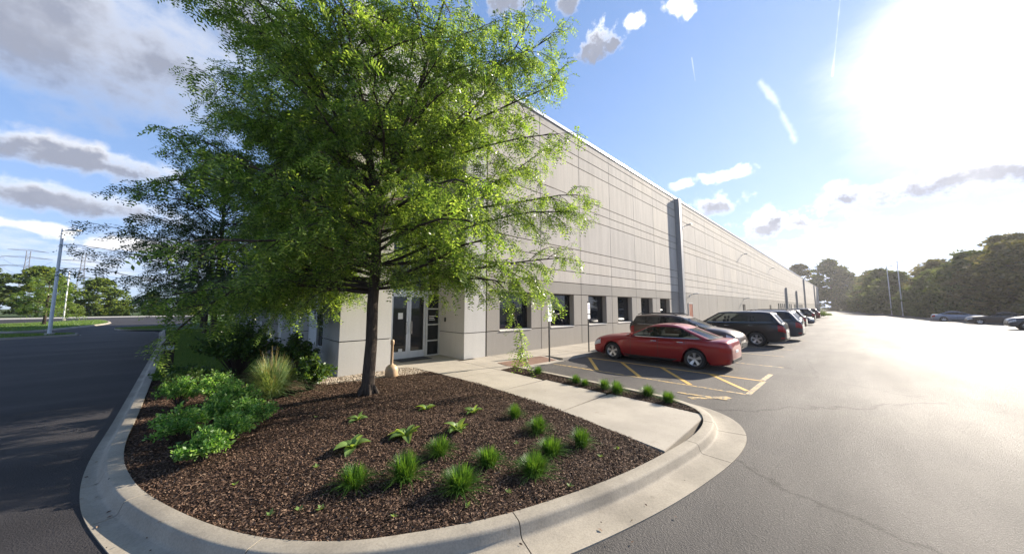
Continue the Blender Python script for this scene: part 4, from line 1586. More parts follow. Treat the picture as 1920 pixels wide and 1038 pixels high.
# --- background trees: clumps of larger leaf faces on a forked skeleton
def far_tree_mesh(seed, H, W, n_cl, per, ls, mat, base=.12):
    r = random.Random(seed)
    nr = np.random.RandomState(seed)
    wood = MB()
    tr = [Vector((0, 0, -.1)), Vector((r.gauss(0, .1), r.gauss(0, .1), H * .3)), Vector((r.gauss(0, .2), r.gauss(0, .2), H * .6)), Vector((0, 0, H * .9))]
    wood.tube(tr, [H * .022, H * .016, H * .010, .02], 7)
    C, Rr = [], []
    for k in range(n_cl):
        u = r.random()
        z = base + (1 - base) * u
        prof = math.sin(math.pi * min(1, .12 + .86 * u) ** .75) ** .7
        a = r.uniform(0, 6.28)
        rad = W * .5 * prof * math.sqrt(r.uniform(.12, 1)) * (1 + .22 * math.sin(3 * a + seed) + .12 * math.sin(7 * a + 2 * seed))
        c = Vector((rad * math.cos(a), rad * math.sin(a), H * z))
        C.append(c)
        Rr.append(W * r.uniform(.055, .12))
        if k % 4 == 0:
            st = tr[1].lerp(tr[3], min(.95, max(0, (z - .3) / .6) * .8))
            wood.tube([st, st.lerp(c, .55) + Vector((0, 0, .05 * H * r.random())), c], [H * .007, H * .004, .01], 4, False)
    C = np.repeat(np.array([tuple(c) for c in C]), per, axis=0)
    Rr = np.repeat(np.array(Rr), per)
    n = len(C)
    d = nr.normal(0, 1, (n, 3))
    d /= np.linalg.norm(d, axis=1, keepdims=True)
    P = C + d * (Rr * nr.uniform(.25, 1.15, n) ** .6)[:, None] * np.array([1.25, 1.25, .75])
    s1 = nr.normal(0, 1, (n, 3))
    s1[:, 2] *= .5
    s1 /= np.linalg.norm(s1, axis=1, keepdims=True)
    s2 = np.cross(s1, nr.normal(0, 1, (n, 3)))
    s2 /= np.linalg.norm(s2, axis=1, keepdims=True)
    sz = ls * nr.uniform(.5, 1.3, n)
    a_, b_ = s1 * sz[:, None], s2 * (sz * .55)[:, None]
    V = np.stack([P - a_, P + b_ * .9 - a_ * .1, P + a_, P - b_ + a_ * .15], 1)
    me = npmesh('crown', V, np.arange(4 * n).reshape(n, 4), M[mat])
    wm = bpy.data.meshes.new('trunk')
    wm.from_pydata(wood.v, [], wood.f)
    wm.materials.append(M['bark_far'])
    smooth(wm, 60)
    return wm, me


FT = {}
for key, args in dict(a=(51, 13, 11, 150, 70, .36, 'leaf_far', .05), b=(52, 15, 10, 150, 70, .38, 'leaf_far2', .06), c=(53, 11, 10, 130, 70, .34, 'leaf_far', .02), d=(54, 16, 12, 170, 70, .40, 'leaf_far2', .03),
                      e=(55, 4.2, 5.5, 90, 70, .22, 'leaf_far', 0.0), f=(56, 14, 9, 140, 70, .36, 'leaf_far', .22),
                      g=(57, 11, 10, 140, 70, .34, 'leaf_sun', .02), h=(58, 12.5, 10, 150, 70, .36, 'leaf_sun', .04), i=(59, 4.2, 5.5, 90, 70, .22, 'leaf_sun', 0.0)).items():
    FT[key] = far_tree_mesh(*args)


def far_tree(key, loc, sc, rz, label, group, name='tree', cat='tree'):
    r_ = tag(empty(name, loc, rz), label, cat, group)
    r_.scale = sc if hasattr(sc, '__len__') else (sc, sc, sc)
    add_mesh('trunk', FT[key][0], r_)
    add_mesh('crown', FT[key][1], r_)
    return r_


GR = 'trees along the right edge of the parking lot'
right = [  # (key, x, y, scale, what)
    ('d', 88, -17.5, .95, 'tall olive-green tree rising behind the parked silver-blue sedan'),
    ('b', 82, -19.5, 1.0, 'tall olive-green tree at the right border behind the parked dark sedan'),
    ('a', 97, -15.5, 1.0, 'broad green tree left of the tall olive tree by the silver-blue sedan'),
    ('d', 104, -21, 1.15, 'big rounded tree crown of the second rank right of the lot'),
    ('c', 108, -13.0, 1.0, 'lower bushy tree just right of the twin white poles'),
    ('b', 122, -14.5, 1.1, 'olive tree rising behind the twin white poles'),
    ('a', 134, -9.5, 1.05, 'green tree left of the twin white poles'),
    ('f', 150, -7.5, 1.1, 'open-crowned tree second left of the twin white poles'),
    ('c', 165, -7.0, 1.1, 'low dark tree bordering the gap at the lot end on the right'),
    ('d', 76, -21, 1.0, 'large tree cut by the right edge of the picture'),
    ('c', 92, -24, 1.5, 'tall tree of the second row behind the parked cars on the right'),
    ('b', 140, -17, 1.15, 'tall tree of the second row behind the white poles'),
    ('c', 116, -9.6, .62, 'low bush-like tree at the foot of the white poles'),
    ('c', 100, -11.8, .6, 'low bush-like tree between the white poles and the parked sedans'),
    ('c', 90, -13.5, .6, 'low bush-like tree directly behind the silver-blue sedan'),
    ('c', 145, -6.6, .7, 'low bush-like tree left of the white poles at the lot edge')]
for i, (k, x, y, s_, lab) in enumerate(right):
    far_tree(k, (x, y, 0), (s_ * .95, s_ * .95, s_ * (.76 + .14 * ((i * 7) % 5) / 5)), i * 1.3, lab, GR)
GE = 'trees closing off the end of the lot'
for i, (k, x, y, s_, lab) in enumerate([
        ('f', 240, 5.5, 1.9, 'tall dark tree standing right at the far end of the warehouse wall'), ('d', 246, 18, 1.6, 'dark tree rising over the roof at the far end of the warehouse'),
        ('a', 244, -1, 1.5, 'dark tree in the middle of the gap at the end of the lot'), ('c', 236, -4.5, 1.3, 'low dark tree right of the middle of the gap at the lot end'),
        ('b', 230, -9, 1.25, 'tree closing the right side of the gap at the lot end'), ('c', 214, -8, 1.3, 'rounded tree at the right of the far lot end behind the others'),
        ('a', 196, -8, 1.25, 'mid-green tree where the right tree row meets the lot end'), ('d', 180, -8.5, .95, 'olive tree in the right row before the lot end'),
        ('c', 232, 3.5, 1.0, 'low dark tree filling the foot of the gap by the wall end'), ('c', 226, -1.5, .8, 'low dark bushy tree across the very end of the lot')]):
    far_tree(k, (x, y, 0), s_, i * 2.1, lab, GE)
GL = 'trees beyond the road on the left'
for i, (k, x, y, s_, lab) in enumerate([
        ('g', -55, 92, 1.1, 'bright green tree cut by the left edge of the picture'), ('h', -44, 98, .95, 'bright green tree just left of the near lamp post'),
        ('g', -36, 106, 1.15, 'bright green tree directly behind the near lamp post'), ('f', -32, 112, .95, 'tree between the near and the far lamp post'),
        ('h', -25, 116, .95, 'rounded green tree behind the far lamp post'), ('g', -18, 120, .9, 'rounded green tree right of the far lamp post'),
        ('h', -10, 126, .55, 'lower tree at the right of the sunny tree line'), ('h', -1, 124, .6, 'small tree seen left of the dark shaded trees'),
        ('g', 8, 122, .7, 'small tree behind the dark shaded trees'), ('b', -66, 88, .9, 'olive tree left outside the row beyond the road')]):
    far_tree(k, (x, y, 0), (s_, s_, s_ * .85), i * 1.9, lab, GL)
for i, (x, y, s_, lab) in enumerate([(-13, 112, .8, 'pale green bush at the far roadside below the tall trees'), (-7.5, 110, .75, 'round pale bush left of the dark trees at the roadside'), (-3, 109, .85, 'pale bush nearest the dark trees at the roadside'),
                                     (-20, 110, .7, 'low bush at the roadside right of the far lamp post'), (-29, 104, .7, 'low bush at the roadside behind the near lamp post'), (-48, 86, .8, 'low bush at the roadside by the left border'),
                                     (2, 111, .9, 'bush half hidden behind the dark trees at the roadside')]):
    far_tree('i', (x, y, 0), s_, i, lab, 'bushes along the far roadside', 'bush', 'bush')
# small tree on the far island
street_tree((-12.4, 60, .1), 5.0, 2.3, 35, 'small young tree on the grass island behind the near lamp post', None, .5, 1.6, 'leaf')

# ------------------------------------------------------------------ plants in the beds
def blades_mesh(name, seed, n, h, spread, w, mat, arch=.5, segs=3, base_r=.06):
    r = np.random.RandomState(seed)
    a = r.uniform(0, 2 * np.pi, n)
    out = (np.abs(r.normal(0, .55, n)) + .12).clip(0, 1.45) * spread
    H = h * r.uniform(.5, 1.1, n) * (1 - .28 * (out / (spread * 1.3)) ** 2)
    b = np.stack([np.cos(a), np.sin(a), 0 * a], 1) * (base_r * np.sqrt(r.uniform(0, 1, n)))[:, None]
    tw = a + r.normal(0, .5, n)
    o = np.stack([np.cos(tw), np.sin(tw), 0 * a], 1)
    s = np.stack([-np.sin(tw), np.cos(tw), 0 * a], 1)
    V = []
    for k in range(segs + 1):
        t = k / segs
        c = b + o * (out * t ** 1.6)[:, None] + np.array([0, 0, 1.0]) * (H * (t - arch * .45 * t ** 3 * (out / spread)))[:, None]
        ww = w * (1 - .85 * t ** 1.5) * r.uniform(.8, 1.2, n)
        V += [c - s * ww[:, None], c + s * ww[:, None]]
    V = np.stack(V, 1)
    q = []
    for k in range(segs):
        q.append(np.array([2 * k, 2 * k + 1, 2 * k + 3, 2 * k + 2]))
    Q = (np.array(q)[None] + (np.arange(n) * 2 * (segs + 1))[:, None, None]).reshape(-1, 4)
    return npmesh(name, V, Q, M[mat])


liri = [blades_mesh('grass_clump', 70 + i, 640 + 60 * i, .33, .235, .0048, 'liri', 1.0, 5, .08) for i in range(4)]
clumps = [
    (1.24, 3.69, 1.0, 'front-row grass clump farthest left, nearest the low hosta'), (1.67, 3.42, 1.08, 'second front-row grass clump from the left in the mulch bed'),
    (2.24, 3.66, .92, 'grass clump in the middle of the bed just left of the lone centre hosta'), (2.0, 2.86, 1.0, 'front grass clump nearest the kerb joint in the mulch bed'),
    (2.54, 3.06, .96, 'grass clump between the kerb-joint clump and the right-hand cluster'), (3.94, 4.05, .86, 'grass clump closest to the concrete walk at the back of the bed'),
    (3.75, 3.36, .95, 'grass clump at the back of the tight cluster by the walk'), (2.80, 2.57, 1.0, 'front grass clump of the tight cluster near the kerb'),
    (3.34, 2.77, 1.06, 'large grass clump in the middle of the tight cluster by the walk'), (3.83, 2.64, .92, 'rightmost grass clump of the bed beside the concrete walk')]
for i, (x, y, s_, lab) in enumerate(clumps):
    s_ *= .88
    o = add_mesh('grass_clump', liri[i % 4], None, (x, y, float(bed_h(x, y)) - .01), i * 1.7, (s_ * (.92 + .05 * (i * 5 % 4)), s_ * (1.08 - .05 * (i * 3 % 4)), s_ * (.88 + .06 * (i * 7 % 4))))
    tag(o, 'green ' + lab, 'grass clump', 'green grass clumps planted in the mulch bed')
sc_ = [(7.0, 6.25, .8, 'grass clump in the planting strip farthest from the camera'), (6.86, 4.85, .8, 'second grass clump from the far end of the planting strip'), (6.80, 4.55, .6, 'small yellowish grass clump in the planting strip'),
       (6.86, 4.05, .85, 'grass clump in the middle of the planting strip, left of its twin'), (6.70, 3.65, 1.0, 'largest grass clump in the middle of the planting strip'),
       (7.0, 3.1, .85, 'grass clump second from the near tip of the planting strip'), (6.84, 2.62, .8, 'grass clump nearest the near tip of the planting strip')]
for i, (x, y, s_, lab) in enumerate(sc_):
    o = add_mesh('grass_clump', liri[(i + 1) % 4], None, (x, y, .09), i * 2.1, (s_, s_, s_ * .95))
    tag(o, 'green ' + lab, 'grass clump', 'green grass clumps in the narrow planting strip')


def leaf_blade(L, W, curl, fold):
    """broad ribbed hosta leaf, base at origin along +X"""
    vs, fs = [], []
    nu, nv = 7, 5
    for i in range(nu):
        t = i / (nu - 1)
        wd = W * (math.sin(math.pi * min(1, t * .92 + .06)) ** .75) * (1.0 - .25 * t)
        if i == nu - 1:
            wd = .002
        for j in range(nv):
            v = (j / (nv - 1)) * 2 - 1
            z = L * (.55 * t - curl * t * t) + abs(v) * fold * wd + .004 * math.sin(j * 2.2)
            vs.append((L * t * .85, v * wd * .5, z))
    for i in range(nu - 1):
        for j in range(nv - 1):
            fs.append((i * nv + j, (i + 1) * nv + j, (i + 1) * nv + j + 1, i * nv + j + 1))
    me = bpy.data.meshes.new('leaf')
    me.from_pydata(vs, [], fs)
    me.materials.append(M['hosta'])
    smooth(me, 180)
    return me


hleaf = [leaf_blade(.17, .10, .55, .22), leaf_blade(.20, .115, .75, .18), leaf_blade(.15, .08, .2, .30)]
hostas = [(1.50, 4.57, 1.15, 'hosta at the left, just behind the leftmost grass clump'), (2.19, 4.44, 1.15, 'largest pale hosta left of the bed centre'), (2.99, 5.33, .85, 'small hosta at the back right of the tree trunk'),
          (2.82, 4.11, 1.05, 'bright hosta right of the bed centre behind the grass clumps'), (3.51, 4.64, .85, 'low hosta at the back near the concrete walk'), (1.91, 5.57, .75, 'small thin hosta at the back left in dappled shade')]
for i, (x, y, s_, lab) in enumerate(hostas):
    r_ = tag(empty('hosta', (x, y, float(bed_h(x, y)))), 'light green ' + lab, 'hosta', 'hostas in the mulch bed')
    nn = 10 if s_ > .9 else 7
    for k in range(nn):
        a = k * 2.4 + rnd.uniform(-.3, .3)
        o = add_mesh('leaf', hleaf[k % 3], r_, (math.cos(a) * .015, math.sin(a) * .015, .0), a, s_ * 1.3 * rnd.uniform(.75, 1.15))
        o.rotation_euler = (rnd.uniform(-.25, .25), rnd.uniform(-.95, -.05) * (1 if k % 3 else .3), a)
# tiny self-sown seedlings
seed_pts = [(1.35, 2.95), (.55, 3.75), (.9, 3.5), (.75, 3.62), (2.9, 2.15), (1.9, 2.6), (3.75, 2.3), (4.1, 2.25), (1.05, 4.35), (.35, 4.6), (1.45, 6.2), (3.2, 3.25), (2.35, 2.5), (4.05, 2.65)]
for i, (x, y) in enumerate(seed_pts):
    mb = MB()
    for k in range(5):
        a = k * 1.3 + i
        L = rnd.uniform(.03, .06)
        e = rnd.uniform(.3, .9)
        d = Vector((math.cos(a) * math.cos(e), math.sin(a) * math.cos(e), math.sin(e))) * L
        s = Vector((-math.sin(a), math.cos(a), 0)) * L * .28
        mb.add([(0, 0, 0), tuple(d * .5 + s), tuple(d), tuple(d * .5 - s)], [(0, 1, 2, 3)])
    o = mb.build('seedling', M['hosta'])
    o.location = (x, y, float(bed_h(x, y)) + .012)
    tag(o, 'tiny pale green seedling sprouting from the open mulch', 'seedling', 'seedlings in the mulch bed')


def shrub(name, loc, W, H, n, seed, mat, ls, label, group, tip=True):
    r = np.random.RandomState(seed)
    rr = random.Random(seed)
    root = tag(empty(name, loc), label, 'shrub', group)
    stems = MB()
    P = []
    ns = max(14, int(W * 60))
    for k in range(ns):
        a = rr.uniform(0, 6.28)
        rad = math.sqrt(rr.random())
        e = Vector((math.cos(a) * rad * W * .5, math.sin(a) * rad * W * .5, H * (1.0 - .45 * rad ** 2) * rr.uniform(.72, 1.1)))
        mid = e * .5 + Vector((0, 0, H * .12))
        stems.tube([(0, 0, -.03), tuple(mid), tuple(e)], [.008, .005, .002], 4, False)
        for j in range(n // ns):
            t = rr.uniform(.3, 1.03) ** .7
            q = (mid.lerp(e, (t - .5) * 2) if t > .5 else mid * (t * 2))
            P.append((q.x, q.y, q.z))
    P = np.array(P)
    n = len(P)
    P = P + r.normal(0, .022, (n, 3))
    P[:, 2] = np.maximum(P[:, 2], .03)
    A = r.normal(0, 1, (n, 3)) + np.array([0, 0, .55])
    A[:, :2] += P[:, :2] * 1.5 / W
    A /= np.linalg.norm(A, axis=1, keepdims=True)
    B = np.cross(A, r.normal(0, 1, (n, 3)))
    B /= np.linalg.norm(B, axis=1, keepdims=True)
    s = (ls * r.uniform(.6, 1.25, n))[:, None]
    V = np.stack([P, P + A * s * .5 + B * s * .27, P + A * s, P + A * s * .5 - B * s * .27], 1)
    stems.build('stem', M['bark'], root)
    add_mesh('foliage', npmesh('foliage', V, np.arange(4 * n).reshape(n, 4), M[mat]), root)
    return root


GS = 'low yellow-green shrubs by the left kerb'
sh = [(-.22, 9.0, .85, .50, 'yellow-green shrub at the back of the kerbside group'), (.28, 8.55, .95, .60, 'tallest yellow-green shrub at the back of the kerbside group'), (-.13, 6.62, .80, .46, 'yellow-green shrub at the left front closest to the kerb'),
      (.22, 7.05, .7, .42, 'dark-centred shrub in the middle of the kerbside group'), (.10, 5.55, .66, .34, 'front shrub of the kerbside group, lowest of them'), (.66, 6.55, .80, .42, 'shrub at the right end of the kerbside group'), (.50, 7.65, .85, .58, 'shrub filling the right back of the kerbside group'), (.38, 6.05, .6, .36, 'small shrub between the front and right-end ones of the kerbside group')]
for i, (x, y, W, H, lab) in enumerate(sh):
    shrub('spirea_shrub', (x, y, float(bed_h(x, y))), W * .82, H * 1.08, 2400, 90 + i, 'spirea', .05, lab, GS)
shrub('leafy_shrub', (.75, 11.6, .09), 2.0, 1.55, 6500, 120, 'shrub', .085, 'tall dark green arching shrub at the edge of the lawn left of the plume grass', None)
shrub('leafy_shrub', (1.85, 8.55, .09), .95, .75, 2200, 121, 'shrub', .085, 'small loose shrub at the edge of the gravel right of the plume grass', None)
shrub('leafy_shrub', (1.9, 10.6, .09), 1.1, 1.2, 2600, 122, 'shrub', .085, 'upright shrub against the shaded facade behind the plume grass', None)
shrub('ground_shrub', (.0, 10.4, .09), 1.5, .5, 3200, 123, 'shrub', .06, 'dark shaded low shrub where the bed meets the lawn', 'dark low shrubs at the lawn edge')
shrub('ground_shrub', (-.3, 11.8, .09), 1.2, .42, 2600, 124, 'shrub', .06, 'dark shaded low shrub beside the bollard light', 'dark low shrubs at the lawn edge')
# plume grass
pg = tag(empty('plume_grass', (1.12, 8.42, .09)), 'tall arching plume grass with straw-coloured seed heads', 'ornamental grass')
add_mesh('foliage', blades_mesh('foliage', 130, 1700, .95, .66, .006, 'orn', 1.1, 6, .16), pg)
add_mesh('seed_head', blades_mesh('seed_head', 131, 110, 1.1, .42, .006, 'plume', .5, 4, .12), pg)

# ------------------------------------------------------------------ street furniture
# bollard light at the left kerb
bl = tag(empty('bollard_light', (-.62, 12.6, .09), R(12)), 'dark square bollard light standing at the left kerb beside the lawn', 'bollard light')
MB().box(-.10, .10, -.10, .10, 0, .78).build('post', M['bronze'], bl, bevel=.012)
MB().box(-.085, .085, -.085, .085, .78, .90).build('lens', M['lamp_clear'], bl)
MB().box(-.11, .11, -.11, .11, .90, .97).build('cap', M['bronze'], bl, bevel=.01)
# smokers' receptacle by the door
sm = tag(empty('ash_receptacle', (3.82, 8.78, .095)), 'beige bell-shaped ash receptacle with a tall neck beside the tree trunk', 'ash receptacle')
MB().lathe([(0, 0), (.155, 0), (.17, .02), (.165, .20), (.15, .26), (.10, .31), (.045, .335), (.035, .36), (0.0, .36)], 24).build('base', M['beige'], sm, sm=50)
MB().lathe([(.034, .34), (.034, .86), (.05, .875), (.052, .96), (.038, 1.0), (0, 1.005)], 16).build('neck', M['beige'], sm, sm=50)
# parking signs, edge-on to the camera
def sign(x, y, lab, rz):
    s_ = tag(empty('parking_sign', (x, y, .09), rz), lab, 'sign', 'accessible parking signs on the walk')
    MB().box(-.025, .025, -.02, .02, 0, 2.15).build('post', M['steel'], s_)
    pl_ = MB().box(-.15, .15, -.032, -.024, 1.62, 2.08).build('plate', M['sign_white'], s_)
    MB().box(-.06, .09, -.0352, -.0325, 1.80, 2.00).build('symbol_panel', M['sign_blue'], pl_)
    MB().box(-.15, .15, -.032, -.024, 1.40, 1.58).build('plate', M['sign_white'], s_)
    w_ = MB()
    w_.lathe([(.062, -.0), (.078, 0), (.078, .002), (.062, .002)], 20, (0.015, -.0385, 1.88), 'y')
    w_.box(-.03, -.012, -.0385, -.0356, 1.88, 1.98)
    w_.box(-.03, .05, -.0382, -.0356, 1.895, 1.912)
    w_.build('symbol', M['sign_white'], pl_)


sign(8.86, 7.36, 'slim parking sign post at the kerb ramp left of the red sedan', R(14))
sign(11.95, 7.75, 'slim parking sign post just behind the nose of the red sedan', R(14))


def lamp_post(loc, H, lab, rz, mat_low, mat_up, two=False):
    l = tag(empty('lamp_post', loc, rz), lab, 'lamp post', 'lamp posts of the car park')
    MB().lathe([(.0, 0), (.22, 0), (.22, .10), (.18, .14), (0, .14)], 16).build('base', M['walk'], l, sm=40)
    MB().tube([(0, 0, .12), (0, 0, H * .52)], [.09, .08], 8).build('pole', M[mat_low], l)
    MB().tube([(0, 0, H * .52), (0, 0, H)], [.083, .07], 8).build('pole', M[mat_up], l)
    for sg in ((1, -1) if two else (1,)):
        MB().tube([(0, 0, H - .12), (sg * .55, 0, H - .10)], [.045, .04], 6).build('arm', M[mat_up], l)
        hd = MB().box(min(sg * .5, sg * 1.15), max(sg * .5, sg * 1.15), -.17, .17, H - .15, H - .06).build('lamp_head', M['galv'], l, bevel=.02)
        MB().box(min(sg * .6, sg * 1.1), max(sg * .6, sg * 1.1), -.13, .13, H - .158, H - .1501).build('lens', M['lamp_clear'], hd)
    return l


lamp_post((-7.46, 37.4, .1), 7.3, 'nearer white lamp post on the grass island at the left', R(-42), 'white_pole', 'white_pole')
lamp_post((-15.1, 81.0, .05), 7.3, 'farther white lamp post on the sunny grass at the left', R(138), 'white_pole', 'white_pole')
lamp_post((120, -7.2, 0), 12.0, 'left one of the twin white poles before the trees on the right', R(60), 'white_pole', 'white_pole', True)
lamp_post((112, -8.3, 0), 12.2, 'right one of the twin white poles before the trees on the right', R(60), 'white_pole', 'white_pole', True)


def pylon(loc, H, rz, lab):
    p = tag(empty('pylon', loc, rz), lab, 'pylon', 'lattice power pylons on the left skyline')
    B_, T_ = H * .085, H * .02
    w = lambda z: B_ + (T_ - B_) * min(1, (z / (H * .78)) ** .75)
    for sx in (-1, 1):
        for sy in (-1, 1):
            zs = np.linspace(0, H, 10)
            MB().tube([(sx * w(z), sy * w(z), z) for z in zs], .13, 4).build('leg', M['pylon'], p)
    br = MB()
    zs = np.linspace(0, H * .97, 15)
    for a, b in zip(zs[:-1], zs[1:]):
        for (s0, s1) in (((-1, -1), (1, -1)), ((1, -1), (1, 1)), ((1, 1), (-1, 1)), ((-1, 1), (-1, -1))):
            br.tube([(s0[0] * w(a), s0[1] * w(a), a), (s1[0] * w(b), s1[1] * w(b), b)], .06, 3, False)
            br.tube([(s1[0] * w(a), s1[1] * w(a), a), (s0[0] * w(b), s0[1] * w(b), b)], .06, 3, False)
    br.build('bracing', M['pylon'], p)
    for z, L in ((H * .58, H * .22), (H * .73, H * .27), (H * .88, H * .25), (H, H * .20)):
        a = MB()
        for sy in (-1, 1):
            a.tube([(-L, 0, z), (-w(z), sy * w(z), z + .9), (w(z), sy * w(z), z + .9), (L, 0, z)], .11, 4)
        a.tube([(-L, 0, z), (L, 0, z)], .13, 4)
        a.build('crossarm', M['pylon'], p)


PY = [(-94, 405), (-71, 412), (-118, 420)]
for (x, y), lab, h in zip(PY, ('pylon left of the near lamp post on the skyline', 'pylon between the near lamp post and the big tree on the skyline', 'pylon at the very left border of the skyline'), (42, 42.5, 43)):
    pylon((x, y, 0), h, R(20), 'grey lattice ' + lab)
dirp = (math.cos(R(20)), math.sin(R(20)))
for (a, b, ha, hb) in ((PY[2], (-330, 330), 43, 43), (PY[0], PY[2], 42, 43), (PY[1], (60, 440), 42, 42)):
    for f, L in ((.58, .22), (.73, .27), (.88, .25)):
        for sg in (-1, 1):
            pts = []
            for k in range(13):
                t = k / 12
                x = a[0] + (b[0] - a[0]) * t + sg * dirp[0] * L * 42
                y = a[1] + (b[1] - a[1]) * t + sg * dirp[1] * L * 42
                z = (ha * (1 - t) + hb * t) * f - 1.5 - 5.0 * 4 * t * (1 - t)
                pts.append((x, y, z))
            tag(MB().tube(pts, .07, 3, False).build('power_line', M['steel']), 'thin sagging power line between the lattice pylons', 'power line', 'power lines strung between the pylons')
# white post by the shaded facade
po = tag(empty('white_post', (1.95, 24.0, .09)), 'slim white post standing before the shaded facade', 'post')
MB().tube([(0, 0, 0), (0, 0, 3.0)], .07, 12).build('shaft', M['white_pole'], po)
MB().lathe([(0, 3.0), (.09, 3.0), (.09, 3.05), (0, 3.08)], 12).build('cap', M['white_pole'], po)

# ------------------------------------------------------------------ cars
def lerp_prof(pr, x):
    return float(np.interp(x, [p[0] for p in pr], [p[1] for p in pr]))


def smooth_prof(pr):
    """densify a polyline profile with a monotone-ish catmull curve"""
    c = catmull([(p[0], p[1], 0) for p in pr], 6)
    return [(v[0], v[1]) for v in c]


WHEEL = {}


def wheel_meshes(rad, width):
    key = (rad, width)
    if key in WHEEL:
        return WHEEL[key]
    w = width / 2
    t = MB().lathe([(rad * .66, -w), (rad * .80, -w * 1.02), (rad * .95, -w * .92), (rad, -w * .6), (rad, w * .6), (rad * .95, w * .92), (rad * .80, w * 1.02), (rad * .66, w), (rad * .62, w * .6), (rad * .62, -w * .6), (rad * .66, -w)], 32, axis='y')
    r_ = MB().lathe([(rad * .66, w * .99), (rad * .63, w * .92), (rad * .60, w * .4), (rad * .60, -w * .9), (rad * .66, -w * .99)], 32, axis='y')
    r_.lathe([(.001, w * .62), (rad * .14, w * .60), (rad * .15, w * .4)], 20, axis='y')
    d_ = MB().lathe([(.001, w * .10), (rad * .60, w * .08)], 28, axis='y')
    for k in range(5):
        a = k * 2 * math.pi / 5 + .3
        ca, sa = math.cos(a), math.sin(a)

        def P(rr, off, y):
            return (rr * ca - off * sa, y, rr * sa + off * ca)
        r0, r1, o0, o1 = rad * .10, rad * .625, rad * .085, rad * .15
        vs = [P(r0, -o0, w * .66), P(r0, o0, w * .66), P(r1, o1, w * .86), P(r1, -o1, w * .86), P(r0, -o0, w * .3), P(r0, o0, w * .3), P(r1, o1, w * .5), P(r1, -o1, w * .5)]
        r_.add(vs, [(0, 1, 2, 3), (0, 3, 7, 4), (1, 5, 6, 2), (2, 6, 7, 3)])
    ms = []
    for nm, mb, mt in (('tyre', t, 'tyre'), ('rim', r_, 'rim'), ('brake_disc', d_, 'steel')):
        me = bpy.data.meshes.new(nm)
        me.from_pydata(mb.v, [], mb.f)
        me.materials.append(M[mt])
        bm = bmesh.new()
        bm.from_mesh(me)
        bmesh.ops.recalc_face_normals(bm, faces=bm.faces)
        bm.to_mesh(me)
        bm.free()
        smooth(me, 35)
        ms.append((nm, me))
    WHEEL[key] = ms
    return ms


SEDAN = dict(L=4.80, W=1.82, wb=2.89, fo=.91, wr=.315, ww=.215, zb=.15,
             deck=[(-2.4, .70), (-2.35, .885), (-2.2, .945), (-1.85, .955), (-1.0, .945), (.3, .925), (.7, .935), (1.05, .955), (1.6, .915), (2.0, .845), (2.28, .72), (2.4, .56)],
             belt=[(-2.4, .66), (-2.28, .83), (-1.9, .90), (-1.0, .895), (.3, .87), (1.0, .85), (1.6, .80), (2.1, .70), (2.4, .50)],
             g_bot=(-1.98, 1.08), g_top=(-1.02, .14), roof=1.405, glass=[(-1.66, -1.20), (-1.12, -.30), (-.22, .76)], roof_w=.72, bot_w=.90, tail=.30)
SUV = dict(L=4.90, W=1.92, wb=2.85, fo=.93, wr=.36, ww=.235, zb=.24,
           deck=[(-2.45, .86), (-2.42, 1.10), (-2.30, 1.20), (-1.6, 1.20), (-1.0, 1.18), (.7, 1.16), (1.3, 1.15), (1.75, 1.10), (2.12, 1.01), (2.36, .86), (2.45, .64)],
           belt=[(-2.45, .82), (-2.36, 1.05), (-1.9, 1.13), (-1.0, 1.12), (.3, 1.08), (1.2, 1.04), (1.8, .96), (2.2, .85), (2.45, .60)],
           g_bot=(-2.40, 1.38), g_top=(-2.02, .46), roof=1.78, glass=[(-2.12, -1.30), (-1.20, -.22), (-.14, 1.06)], roof_w=.77, bot_w=.92, tail=.30)


